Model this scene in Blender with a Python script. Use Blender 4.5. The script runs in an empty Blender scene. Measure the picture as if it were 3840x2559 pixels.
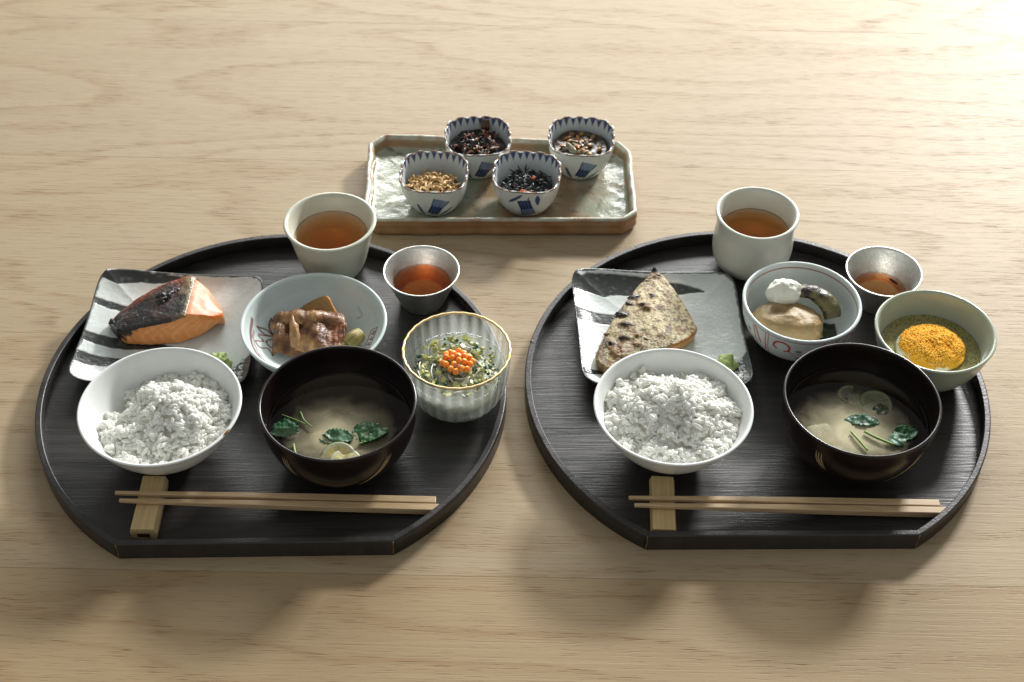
import bpy, math, random
import numpy as np
from mathutils import Matrix, Vector, noise as mnoise

sc = bpy.context.scene
COL = sc.collection
R = math.radians
rng = np.random.default_rng(7)

# ---------------------------------------------------------------- camera
cam = bpy.data.cameras.new("camera")
cam.lens = 50.78; cam.sensor_width = 36.0; cam.clip_start = 0.01; cam.clip_end = 50
cam.dof.use_dof = True; cam.dof.focus_distance = 1.02; cam.dof.aperture_fstop = 14
camo = bpy.data.objects.new("camera", cam); COL.objects.link(camo)
camo.matrix_world = Matrix.Translation((0, 0, 0.80737)) @ Matrix.Rotation(R(90 - 44.801), 4, 'X') @ Matrix.Rotation(R(1.083), 4, 'Z')
sc.camera = camo

# ---------------------------------------------------------------- light
w = bpy.data.worlds.new("World"); sc.world = w; w.use_nodes = True
bg = w.node_tree.nodes["Background"]
bg.inputs[0].default_value = (0.95, 0.97, 0.95, 1); bg.inputs[1].default_value = 0.31

def window_lamp(name, az, elev, dist, sx, sy, power, col):
    l = bpy.data.lights.new(name, 'AREA'); l.shape = 'RECTANGLE'; l.size = sx; l.size_y = sy
    l.energy = power; l.color = col
    o = bpy.data.objects.new(name, l); COL.objects.link(o)
    c = Vector((0.02, 0.76, 0.0))
    d = Vector((math.sin(R(az)) * math.cos(R(elev)), math.cos(R(az)) * math.cos(R(elev)), math.sin(R(elev))))
    o.location = c + d * dist
    o.rotation_euler = (-d).to_track_quat('-Z', 'Y').to_euler()
    return o
window_lamp("window_light", 31, 25, 3.2, 0.50, 0.28, 117, (1.0, 0.99, 0.97))
window_lamp("window_light", 4, 27, 3.2, 2.0, 0.80, 72, (0.98, 0.99, 0.97))
sc.view_settings.view_transform = 'Standard'; sc.view_settings.look = 'None'
sc.view_settings.exposure = 0.27; sc.view_settings.gamma = 1.0
sc.cycles.max_bounces = 20; sc.cycles.diffuse_bounces = 12; sc.cycles.glossy_bounces = 4; sc.cycles.transmission_bounces = 12; sc.cycles.transparent_max_bounces = 16
sc.cycles.use_denoising = True

# ---------------------------------------------------------------- helpers
def lin(r, g, b):
    f = lambda c: (c / 255) / 12.92 if c <= 10 else (((c / 255) + 0.055) / 1.055) ** 2.4
    return np.array([f(r), f(g), f(b)])

class MB:
    def __init__(s): s.v = []; s.f = []; s.c = []; s.n = 0
    def add(s, v, f, c=None):
        v = np.asarray(v, float); k = s.n
        s.v.append(v); s.n += len(v)
        if isinstance(f, np.ndarray): f = f.tolist()
        s.f += [[i + k for i in q] for q in f]
        if c is None: c = (1, 1, 1)
        c = np.asarray(c, float)
        if c.ndim == 1: c = np.tile(c[:3], (len(v), 1))
        s.c.append(c)
        return s
    def verts(s): return np.concatenate(s.v)

def obj(name, mb, mat, parent=None, loc=(0, 0, 0), smooth=True, origin=None):
    """one mesh object; 'origin' = the point of the verts' space that becomes its own origin"""
    V = mb.verts()
    if origin is not None: V = V - np.array(origin)
    me = bpy.data.meshes.new(name)
    me.from_pydata(V.tolist(), [], mb.f)
    me.update()
    if smooth: me.polygons.foreach_set('use_smooth', [True] * len(me.polygons))
    ca = me.color_attributes.new('paint', 'FLOAT_COLOR', 'POINT')
    C = np.concatenate(mb.c); C = np.concatenate([C, np.ones((len(C), 1))], 1)
    ca.data.foreach_set('color', C.ravel())
    me.materials.append(mat)
    o = bpy.data.objects.new(name, me); COL.objects.link(o)
    if parent: o.parent = parent
    o.location = loc
    return o

def inst(src, name, parent, loc, rot=(0, 0, 0), scale=(1, 1, 1), mat=None):
    o = bpy.data.objects.new(name, src.data); COL.objects.link(o); o.parent = parent
    o.location = loc; o.rotation_euler = rot; o.scale = scale
    return o

def tag(o, label, cat, group=None, kind=None):
    if label: o['label'] = label
    if cat: o['category'] = cat
    if group: o['group'] = group
    if kind: o['kind'] = kind
    return o

def thing(name, label, cat, loc, group=None, rz=0):
    o = bpy.data.objects.new(name, None); COL.objects.link(o)
    o.empty_display_size = .01; o.location = loc; o.rotation_euler = (0, 0, rz)
    return tag(o, label, cat, group)

def fbm(P, scale, oct=3, seed=0.0):
    out = np.empty(len(P))
    for i, p in enumerate(P):
        out[i] = mnoise.fractal((p[0] * scale + seed, p[1] * scale - seed, p[2] * scale + seed * .7), 1.0, 2.0, oct)
    return out
def nz(P, scale, seed=0.0):
    return np.array([mnoise.noise((p[0] * scale + seed, p[1] * scale + seed * 1.7, p[2] * scale - seed)) for p in P])

def pline(pts, n):
    """smooth catmull-rom resampling"""
    P = np.asarray(pts, float)
    if len(P) == 2: t = np.linspace(0, 1, n)[:, None]; return P[0] * (1 - t) + P[1] * t
    Q = np.vstack([2 * P[0] - P[1], P, 2 * P[-1] - P[-2]])
    T = np.linspace(0, len(P) - 1 - 1e-9, n); out = []
    for t in T:
        i = int(t); u = t - i; a, b, c, d = Q[i:i + 4]
        out.append(.5 * ((2 * b) + (-a + c) * u + (2 * a - 5 * b + 4 * c - d) * u * u + (-a + 3 * b - 3 * c + d) * u ** 3))
    return np.array(out)

def tube(path, rad, seg=8, col=None, n=None, flat=1.0, up=(0, 0, 1), square=False):
    """closed tapered sweep; rad scalar or list"""
    P = pline(path, n or len(path)) if n else np.asarray(path, float)
    N = len(P); rad = np.interp(np.linspace(0, 1, N), np.linspace(0, 1, len(np.atleast_1d(rad))), np.atleast_1d(rad))
    V = []; up = np.array(up, float)
    a = np.linspace(0, 2 * np.pi, seg, endpoint=False) + (np.pi / 4 if square else 0)
    for i in range(N):
        t = P[min(i + 1, N - 1)] - P[max(i - 1, 0)]; t = t / (np.linalg.norm(t) + 1e-12)
        s = np.cross(t, up); ns = np.linalg.norm(s)
        s = s / ns if ns > 1e-6 else np.array([1., 0, 0])
        u = np.cross(s, t)
        k = rad[i] * (1.41421 if square else 1)
        V.append(P[i] + k * (np.cos(a)[:, None] * s + flat * np.sin(a)[:, None] * u))
    V = np.concatenate(V)
    F = []
    for i in range(N - 1):
        for j in range(seg):
            k = (j + 1) % seg
            F.append([i * seg + j, i * seg + k, (i + 1) * seg + k, (i + 1) * seg + j])
    F.append(list(range(seg))[::-1]); F.append([(N - 1) * seg + j for j in range(seg)])
    return V, F

def uvs(nu, nv, rx, ry, rz):
    V = [(0, 0, -rz)]
    for i in range(1, nv):
        p = np.pi * i / nv
        for j in range(nu):
            t = 2 * np.pi * j / nu
            V.append((rx * np.sin(p) * np.cos(t), ry * np.sin(p) * np.sin(t), -rz * np.cos(p)))
    V.append((0, 0, rz)); F = []
    for j in range(nu): F.append([0, 1 + (j + 1) % nu, 1 + j])
    for i in range(nv - 2):
        for j in range(nu):
            a = 1 + i * nu; k = (j + 1) % nu
            F.append([a + j, a + k, a + nu + k, a + nu + j])
    a = 1 + (nv - 2) * nu; e = len(V) - 1
    for j in range(nu): F.append([a + j, a + (j + 1) % nu, e])
    return np.array(V), F

def rot_euler(a, b, c):
    return np.array((Matrix.Rotation(c, 3, 'Z') @ Matrix.Rotation(b, 3, 'Y') @ Matrix.Rotation(a, 3, 'X')))

def lump(c, r, amp=.12, fr=1.6, seed=0, nu=48, nv=28, rot=(0, 0, 0), oct=3, flatten=None):
    V, F = uvs(nu, nv, 1, 1, 1)
    d = 1 + amp * fbm(V, fr, oct, seed)
    V = V * d[:, None] * np.array(r)
    V = V @ rot_euler(*rot).T
    V = V + np.array(c)
    if flatten is not None: V[:, 2] = np.maximum(V[:, 2], flatten)
    return V, F

def grid(nx, ny, wrap=False):
    F = []
    for i in range(ny - 1):
        for j in range(nx if wrap else nx - 1):
            k = (j + 1) % nx
            F.append([i * nx + j, i * nx + k, (i + 1) * nx + k, (i + 1) * nx + j])
    return F

def box(c, s, rz=0):
    V = np.array([(x, y, z) for z in (-.5, .5) for y in (-.5, .5) for x in (-.5, .5)]) * np.array(s)
    V = V @ rot_euler(0, 0, rz).T + np.array(c)
    return V, [[0, 2, 3, 1], [4, 5, 7, 6], [0, 1, 5, 4], [2, 6, 7, 3], [0, 4, 6, 2], [1, 3, 7, 5]]

# ---------------------------------------------------------------- materials
def nmat(name):
    m = bpy.data.materials.new(name); m.use_nodes = True
    nt = m.node_tree; b = nt.nodes['Principled BSDF']
    return m, nt, b
def N(nt, typ, **kw):
    n = nt.nodes.new(typ)
    for k, v in kw.items():
        if k.startswith('i_'): n.inputs[k[2:].replace('_', ' ')].default_value = v
        else: setattr(n, k, v)
    return n
def L(nt, a, b): nt.links.new(a, b)

def coords(nt, scale=(1, 1, 1), rand=0.0):
    tc = N(nt, 'ShaderNodeTexCoord'); mp = N(nt, 'ShaderNodeMapping'); mp.inputs['Scale'].default_value = scale
    L(nt, tc.outputs['Object'], mp.inputs['Vector'])
    if rand:
        oi = N(nt, 'ShaderNodeObjectInfo'); mu = N(nt, 'ShaderNodeMath', operation='MULTIPLY'); mu.inputs[1].default_value = rand
        L(nt, oi.outputs['Random'], mu.inputs[0]); L(nt, mu.outputs[0], mp.inputs['Location'])
    return mp.outputs[0]

def ramp(nt, fac, stops):
    r = N(nt, 'ShaderNodeValToRGB')
    while len(r.color_ramp.elements) < len(stops): r.color_ramp.elements.new(.5)
    for e, (p, c) in zip(r.color_ramp.elements, stops):
        e.position = p; e.color = (*c, 1) if len(c) == 3 else c
    L(nt, fac, r.inputs[0]); return r.outputs[0]
def mixc(nt, fac, a, b, typ='MIX'):
    m = N(nt, 'ShaderNodeMix', data_type='RGBA', blend_type=typ)
    for i, x in ((0, fac), (6, a), (7, b)):
        if hasattr(x, 'is_output'): L(nt, x, m.inputs[i])
        elif i == 0: m.inputs[0].default_value = x
        else: m.inputs[i].default_value = (*x, 1)
    return m.outputs[2]
def noise(nt, vec, scale=5, detail=3, rough=.5, dist=0):
    n = N(nt, 'ShaderNodeTexNoise'); n.inputs['Scale'].default_value = scale; n.inputs['Detail'].default_value = detail
    n.inputs['Roughness'].default_value = rough; n.inputs['Distortion'].default_value = dist
    L(nt, vec, n.inputs['Vector']); return n.outputs['Fac']
def bump(nt, b, h, strength, dist):
    n = N(nt, 'ShaderNodeBump'); n.inputs['Strength'].default_value = strength; n.inputs['Distance'].default_value = dist
    L(nt, h, n.inputs['Height']); L(nt, n.outputs[0], b.inputs['Normal']); return n

def schlick(nt, f0):
    lw = N(nt, 'ShaderNodeLayerWeight'); lw.inputs[0].default_value = .5
    p = N(nt, 'ShaderNodeMath', operation='POWER'); p.inputs[1].default_value = 5; L(nt, lw.outputs['Facing'], p.inputs[0])
    a = N(nt, 'ShaderNodeMath', operation='MULTIPLY_ADD'); a.inputs[1].default_value = 1 - f0; a.inputs[2].default_value = f0; L(nt, p.outputs[0], a.inputs[0])
    return a
def painted(name, rough=.3, spec=.5, sss=0, sssr=(.004, .002, .001), var=.12, vscale=120, bstr=0, bscale=400, bdist=.0005, coat=0, metal=0, trans=0):
    m, nt, b = nmat(name)
    at = N(nt, 'ShaderNodeAttribute'); at.attribute_name = 'paint'
    v = coords(nt)
    nf = noise(nt, v, vscale, 4, .6)
    dark = ramp(nt, nf, [(.25, (1 - var,) * 3), (.75, (1.0,) * 3)])
    c = mixc(nt, 1.0, at.outputs['Color'], dark, 'MULTIPLY')
    L(nt, c, b.inputs['Base Color'])
    b.inputs['Roughness'].default_value = rough
    b.inputs['Specular IOR Level'].default_value = spec
    b.inputs['Coat Weight'].default_value = coat; b.inputs['Coat Roughness'].default_value = .08
    b.inputs['Metallic'].default_value = metal
    if sss:
        b.inputs['Subsurface Weight'].default_value = sss; b.inputs['Subsurface Radius'].default_value = (1, .6, .4)
        b.inputs['Subsurface Scale'].default_value = sssr[0]
    if bstr:
        bump(nt, b, noise(nt, v, bscale, 4, .6), bstr, bdist)
    return m

def oak():
    m, nt, b = nmat('oak')
    tc = N(nt, 'ShaderNodeTexCoord')
    oi = N(nt, 'ShaderNodeObjectInfo'); mu = N(nt, 'ShaderNodeMath', operation='MULTIPLY'); mu.inputs[1].default_value = 13.7
    L(nt, oi.outputs['Random'], mu.inputs[0])
    ad = N(nt, 'ShaderNodeVectorMath', operation='ADD'); L(nt, tc.outputs['Object'], ad.inputs[0]); L(nt, mu.outputs[0], ad.inputs[1])
    P = ad.outputs[0]
    def mp(s):
        q = N(nt, 'ShaderNodeMapping'); q.inputs['Scale'].default_value = s; L(nt, P, q.inputs['Vector']); return q.outputs[0]
    warp = noise(nt, mp((1.1, 6.0, 1)), 1.0, 2, .4)          # large figure of the annual rings
    warp2 = noise(nt, mp((14, 60, 1)), 1.0, 3, .6)
    m1 = N(nt, 'ShaderNodeMath', operation='MULTIPLY'); m1.inputs[1].default_value = 15; L(nt, warp, m1.inputs[0])
    m2 = N(nt, 'ShaderNodeMath', operation='MULTIPLY_ADD'); m2.inputs[1].default_value = .55; L(nt, warp2, m2.inputs[0]); L(nt, m1.outputs[0], m2.inputs[2])
    fr = N(nt, 'ShaderNodeMath', operation='FRACT'); L(nt, m2.outputs[0], fr.inputs[0])
    ring = ramp(nt, fr.outputs[0], [(0, (0, 0, 0)), (.55, (.15, .15, .15)), (.86, (1, 1, 1)), (1, (0, 0, 0))])
    streak = noise(nt, mp((4.5, 330, 1)), 1.0, 4, .68)
    streak2 = noise(nt, mp((2.5, 60, 1)), 1.0, 3, .55)
    pore = noise(nt, mp((48, 1000, 1)), 1.0, 2, .5)
    porem = ramp(nt, pore, [(.56, (0, 0, 0)), (.68, (1, 1, 1))])
    tone = noise(nt, mp((.9, 3, 1)), 1.0, 2, .5)
    base = mixc(nt, streak, (.365, .283, .180), (.445, .354, .236))
    base = mixc(nt, ramp(nt, streak2, [(.3, (.0, .0, .0)), (.7, (.6, .6, .6))]), base, (.36, .277, .173))
    base = mixc(nt, ramp(nt, tone, [(.3, (0, 0, 0)), (.7, (.30, .30, .30))]), base, (.425, .345, .236))
    rm = N(nt, 'ShaderNodeMath', operation='MULTIPLY'); L(nt, ring, rm.inputs[0]); L(nt, ramp(nt, streak, [(.38, (.08, .08, .08)), (.62, (.68, .68, .68))]), rm.inputs[1])
    base = mixc(nt, rm.outputs[0], base, (.30, .20, .11))
    pm = N(nt, 'ShaderNodeMath', operation='MULTIPLY'); L(nt, porem, pm.inputs[0])
    L(nt, ramp(nt, ring, [(0, (.30, .30, .30)), (.9, (.80, .80, .80))]), pm.inputs[1])
    base = mixc(nt, pm.outputs[0], base, (.21, .135, .07))
    at = N(nt, 'ShaderNodeAttribute'); at.attribute_name = 'paint'
    base = mixc(nt, 1.0, base, at.outputs['Color'], 'MULTIPLY')
    L(nt, base, b.inputs['Base Color'])
    b.inputs['Roughness'].default_value = .5; b.inputs['Specular IOR Level'].default_value = .22
    hb = N(nt, 'ShaderNodeMath', operation='SUBTRACT'); L(nt, streak, hb.inputs[0]); L(nt, pm.outputs[0], hb.inputs[1])
    bump(nt, b, hb.outputs[0], .35, .0006)
    return m

def darkwood(name='dark_stained_wood', mp_s=((5, 120, 5), (30, 800, 30))):
    m, nt, b = nmat(name)
    v1 = coords(nt, mp_s[0], 9.1); v2 = coords(nt, mp_s[1], 5.3)
    g = noise(nt, v1, 1, 4, .62, .3); g2 = noise(nt, v2, 1, 3, .6); br = noise(nt, coords(nt, (6, 22, 6), 3.3), 1, 2, .5)
    c = mixc(nt, ramp(nt, g, [(.35, (0, 0, 0)), (.7, (1, 1, 1))]), (.013, .0128, .0128), (.032, .0275, .025))
    c = mixc(nt, ramp(nt, br, [(.45, (0, 0, 0)), (.75, (.5, .5, .5))]), c, (.032, .025, .021))
    c = mixc(nt, ramp(nt, g2, [(.62, (0, 0, 0)), (.72, (.5, .5, .5))]), c, (.036, .034, .033))
    L(nt, c, b.inputs['Base Color'])
    rr = ramp(nt, g, [(.3, (.30,) * 3), (.7, (.46,) * 3)]); L(nt, rr, b.inputs['Roughness'])
    b.inputs['Specular IOR Level'].default_value = .5
    a = N(nt, 'ShaderNodeMath', operation='ADD'); L(nt, g, a.inputs[0]); L(nt, g2, a.inputs[1])
    bump(nt, b, a.outputs[0], .45, .0005)
    return m

def ceramic(name, col, rough=.16, var=.06, bstr=.04):
    m, nt, b = nmat(name)
    v = coords(nt)
    c = ramp(nt, noise(nt, v, 60, 3, .6), [(.3, tuple(np.array(col) * (1 - var))), (.7, tuple(col))])
    L(nt, c, b.inputs['Base Color']); b.inputs['Roughness'].default_value = rough
    bump(nt, b, noise(nt, v, 90, 2, .5), bstr, .001)
    return m

def liquid_mat(name, acol, dens, cloud=None, cc=(.4, .32, .2), tint=(1, 1, 1)):
    """clear liquid: transparent body with absorption and a glossy fresnel surface; optional suspended cloud, offset to paint in a lit side"""
    m = bpy.data.materials.new(name); m.use_nodes = True; nt = m.node_tree
    nt.nodes.remove(nt.nodes['Principled BSDF']); out = nt.nodes['Material Output']
    tr = N(nt, 'ShaderNodeBsdfTransparent'); tr.inputs[0].default_value = (*tint, 1)
    gl = N(nt, 'ShaderNodeBsdfGlossy'); gl.inputs['Roughness'].default_value = .04
    fr = schlick(nt, .022)
    mx = N(nt, 'ShaderNodeMixShader'); L(nt, fr.outputs[0], mx.inputs[0]); L(nt, gl.outputs[0], mx.inputs[2])
    if cloud is not None:
        df = N(nt, 'ShaderNodeBsdfDiffuse')
        v = coords(nt)
        L(nt, mixc(nt, ramp(nt, noise(nt, v, 55, 3, .5, .5), [(.35, (0, 0, 0)), (.65, (1, 1, 1))]), tuple(np.array(cc) * .75), cc), df.inputs[0])
        le = N(nt, 'ShaderNodeVectorMath', operation='LENGTH')
        mp = N(nt, 'ShaderNodeMapping'); L(nt, v, mp.inputs[0]); mp.inputs['Location'].default_value = cloud[:3]; mp.inputs['Scale'].default_value = (1, 1, 0)
        L(nt, mp.outputs[0], le.inputs[0])
        mr = N(nt, 'ShaderNodeMapRange'); mr.inputs['From Min'].default_value = cloud[4]; mr.inputs['From Max'].default_value = cloud[3]
        ad = N(nt, 'ShaderNodeMath', operation='MULTIPLY_ADD'); ad.inputs[1].default_value = .035
        L(nt, noise(nt, v, 45, 3, .55, .6), ad.inputs[0]); L(nt, le.outputs['Value'], ad.inputs[2])
        L(nt, ad.outputs[0], mr.inputs['Value'])
        mu = N(nt, 'ShaderNodeMath', operation='MULTIPLY'); mu.inputs[1].default_value = cloud[5]; L(nt, mr.outputs[0], mu.inputs[0])
        m2 = N(nt, 'ShaderNodeMixShader'); L(nt, mu.outputs[0], m2.inputs[0]); L(nt, tr.outputs[0], m2.inputs[1]); L(nt, df.outputs[0], m2.inputs[2])
        L(nt, m2.outputs[0], mx.inputs[1])
    else:
        L(nt, tr.outputs[0], mx.inputs[1])
    L(nt, mx.outputs[0], out.inputs['Surface'])
    if dens:
        va = N(nt, 'ShaderNodeVolumeAbsorption'); va.inputs['Color'].default_value = (*acol, 1); va.inputs['Density'].default_value = dens
        L(nt, va.outputs[0], out.inputs['Volume'])
    return m

M_oak = oak()
M_dark = darkwood()
M_darkside = darkwood('dark_stained_edge', ((60, 60, 30), (500, 500, 60)))
M_glaze = painted('painted_glaze', rough=.14, var=.07, vscale=70, bstr=.05, bscale=80, bdist=.001)
M_plate = painted('rough_glaze', rough=.2, var=.07, vscale=60, bstr=.3, bscale=300, bdist=.001)
M_stone = painted('stoneware_glaze', rough=.2, var=.2, vscale=90, bstr=.4, bscale=130, bdist=.0015)
M_food = painted('moist_food', rough=.42, var=.25, vscale=160, bstr=.45, bscale=500, bdist=.0006, sss=.15, sssr=(.003,))
M_salmon = painted('salmon_flesh', rough=.42, var=.14, vscale=260, bstr=.35, bscale=420, bdist=.0005, sss=.25, sssr=(.004,), coat=.06)
M_char = painted('charred_skin', rough=.26, var=.5, vscale=200, bstr=.9, bscale=330, bdist=.0014, coat=.35)
M_mack = painted('mackerel_skin', rough=.42, spec=.35, var=.3, vscale=420, bstr=.8, bscale=650, bdist=.0009)
M_meat = painted('simmered_meat', rough=.36, var=.45, vscale=240, bstr=.9, bscale=420, bdist=.0009, coat=.12)
M_wet = painted('wet_seaweed', rough=.30, var=.3, vscale=300, coat=.12)
M_leaf = painted('leaf_green', rough=.42, spec=.3, var=.35, vscale=380, bstr=.4, bscale=500, bdist=.0004)
M_chop = painted('pale_wood', rough=.45, var=.12, vscale=60)
def ricem():
    m = bpy.data.materials.new('cooked_rice'); m.use_nodes = True; nt = m.node_tree
    nt.nodes.remove(nt.nodes['Principled BSDF']); out = nt.nodes['Material Output']
    d = N(nt, 'ShaderNodeBsdfDiffuse'); d.inputs[0].default_value = (.965, .965, .925, 1)
    t = N(nt, 'ShaderNodeBsdfTranslucent'); t.inputs[0].default_value = (.98, .975, .94, 1)
    m1 = N(nt, 'ShaderNodeMixShader'); m1.inputs[0].default_value = .45; L(nt, d.outputs[0], m1.inputs[1]); L(nt, t.outputs[0], m1.inputs[2])
    g = N(nt, 'ShaderNodeBsdfGlossy'); g.inputs['Roughness'].default_value = .16
    f = schlick(nt, .04); m2 = N(nt, 'ShaderNodeMixShader'); L(nt, f.outputs[0], m2.inputs[0]); L(nt, m1.outputs[0], m2.inputs[1]); L(nt, g.outputs[0], m2.inputs[2])
    L(nt, m2.outputs[0], out.inputs['Surface']); return m
M_rice = ricem()
M_core = ricem()
M_core.node_tree.nodes['Diffuse BSDF'].inputs[0].default_value = (.94, .915, .80, 1)
M_yolk = painted('egg_yolk_crumb', rough=.75, spec=.2, var=.12, vscale=600)
M_white = ceramic('white_porcelain', (.74, .77, .75), .12)
M_white2 = ceramic('white_porcelain_bowl', (.80, .825, .80), .2)
M_cream = ceramic('cream_glaze', (.60, .60, .49), .22, .05)
M_cream2 = ceramic('pale_glaze', (.61, .62, .54), .26, .05)
M_celadon = ceramic('celadon_glaze', (.43, .475, .375), .18, .08)

def lacquer():
    m, nt, b = nmat('dark_lacquer')
    v = coords(nt)
    c = ramp(nt, noise(nt, v, 40, 3, .6), [(.3, (.007, .0045, .0045)), (.7, (.012, .006, .0055))])
    L(nt, c, b.inputs['Base Color']); b.inputs['Roughness'].default_value = .26
    bump(nt, b, noise(nt, v, 220, 2, .5), .05, .0004)
    return m
M_lac = lacquer()
M_lacgold = painted('faded_gold_paint', rough=.5, var=.5, vscale=420)
def tin():
    m, nt, b = nmat('tin_metal'); v = coords(nt)
    b.inputs['Metallic'].default_value = 1
    L(nt, ramp(nt, noise(nt, v, 260, 4, .7), [(.3, (.60, .60, .57)), (.7, (.78, .78, .74))]), b.inputs['Base Color'])
    L(nt, ramp(nt, noise(nt, v, 120, 3, .6), [(.3, (.36,) * 3), (.7, (.50,) * 3)]), b.inputs['Roughness'])
    bump(nt, b, noise(nt, v, 420, 3, .6), .5, .0004)
    return m
M_tin = tin()
def goldm():
    m, nt, b = nmat('gold_rim'); v = coords(nt)
    b.inputs['Metallic'].default_value = .85; b.inputs['Base Color'].default_value = (.80, .62, .33, 1); b.inputs['Roughness'].default_value = .42
    bump(nt, b, noise(nt, v, 200, 2, .5), .2, .0005)
    return m
M_gold = goldm()
def glassm():
    m = bpy.data.materials.new('ribbed_glass'); m.use_nodes = True; nt = m.node_tree
    nt.nodes.remove(nt.nodes['Principled BSDF']); out = nt.nodes['Material Output']
    tr = N(nt, 'ShaderNodeBsdfTransparent'); tr.inputs[0].default_value = (.965, .975, .97, 1)
    gl = N(nt, 'ShaderNodeBsdfGlossy'); gl.inputs['Roughness'].default_value = .06
    fr = schlick(nt, .045)
    df = N(nt, 'ShaderNodeBsdfTranslucent'); df.inputs[0].default_value = (.92, .94, .92, 1)
    d2 = N(nt, 'ShaderNodeBsdfDiffuse'); d2.inputs[0].default_value = (.84, .87, .85, 1)
    ad = N(nt, 'ShaderNodeMixShader'); L(nt, df.outputs[0], ad.inputs[1]); L(nt, d2.outputs[0], ad.inputs[2])
    at = N(nt, 'ShaderNodeAttribute'); at.attribute_name = 'paint'
    m0 = N(nt, 'ShaderNodeMixShader'); L(nt, at.outputs['Fac'], m0.inputs[0]); L(nt, tr.outputs[0], m0.inputs[1]); L(nt, ad.outputs[0], m0.inputs[2])
    mx = N(nt, 'ShaderNodeMixShader'); L(nt, fr.outputs[0], mx.inputs[0]); L(nt, m0.outputs[0], mx.inputs[1]); L(nt, gl.outputs[0], mx.inputs[2])
    L(nt, mx.outputs[0], out.inputs['Surface'])
    return m
M_glass = glassm()
def roem():
    m, nt, b = nmat('salmon_roe')
    b.inputs['Base Color'].default_value = (.95, .20, .02, 1); b.inputs['Roughness'].default_value = .06
    b.inputs['Subsurface Weight'].default_value = .8; b.inputs['Subsurface Radius'].default_value = (1, .35, .1); b.inputs['Subsurface Scale'].default_value = .004
    b.inputs['Coat Weight'].default_value = .6
    c = ramp(nt, noise(nt, coords(nt), 350, 2, .5), [(.35, (.92, .20, .01)), (.65, (1.0, .42, .05))]); L(nt, c, b.inputs['Base Color'])
    return m
M_roe = roem()
M_tea = liquid_mat('hojicha_tea', (.90, .62, .16), 62)
M_red = liquid_mat('amber_liquor', (.93, .62, .20), 105)
M_soupL = liquid_mat('miso_soup_clouded', (.70, .62, .42), 90, cloud=(0, .012, 0, .018, .058, .92), cc=(.52, .46, .30))  # miso cloud set forward of centre, painting a lit front and dark back
M_soupR = liquid_mat('miso_soup', (.70, .62, .42), 85, cloud=(.006, .012, 0, .026, .060, .92), cc=(.60, .54, .36))  # cloud also shifted forward: bright front and shaded back put into its colour
M_broth = liquid_mat('pale_broth', (.93, .94, .82), 22, tint=(.985, .99, .975))
def oliveb():
    m, nt, b = nmat('olive_dashi'); v = coords(nt)
    sp = ramp(nt, noise(nt, v, 900, 2, .6), [(.50, (0, 0, 0)), (.62, (1, 1, 1))])
    c = mixc(nt, ramp(nt, noise(nt, v, 60, 3, .6), [(.3, (0, 0, 0)), (.7, (1, 1, 1))]), (.22, .20, .06), (.36, .33, .12))
    c = mixc(nt, sp, c, (.10, .10, .03)); L(nt, c, b.inputs['Base Color'])
    b.inputs['Roughness'].default_value = .12
    return m
M_olive = oliveb()

# ================================================================= TABLE
table = bpy.data.objects.new('table_surface', None); COL.objects.link(table); table.location = (0, .95, 0)
table['kind'] = 'structure'; table['label'] = 'pale oak table of wide boards under both trays'
seams = [.14, .3575, .585, .8125, 1.04, 1.2675, 1.495, 1.72]
for i in range(len(seams) - 1):
    y0, y1 = seams[i] + .00012, seams[i + 1] - .00012
    mb = MB(); V, F = box((0, 0, -.0175), (2.0, y1 - y0, .035)); mb.add(V, F, [(.9, .85, .76), (.92, .85, .74), (1, .97, .93), (1, .985, .97), (1.0, 1.0, 1.02), (1, 1, 1), (1, 1, 1)][i])  # front boards warmer wood; far boards tinted paler, painting in a glow
    obj('plank', mb, M_oak, table, (0, (y0 + y1) / 2 - .95, 0), smooth=False)

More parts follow.
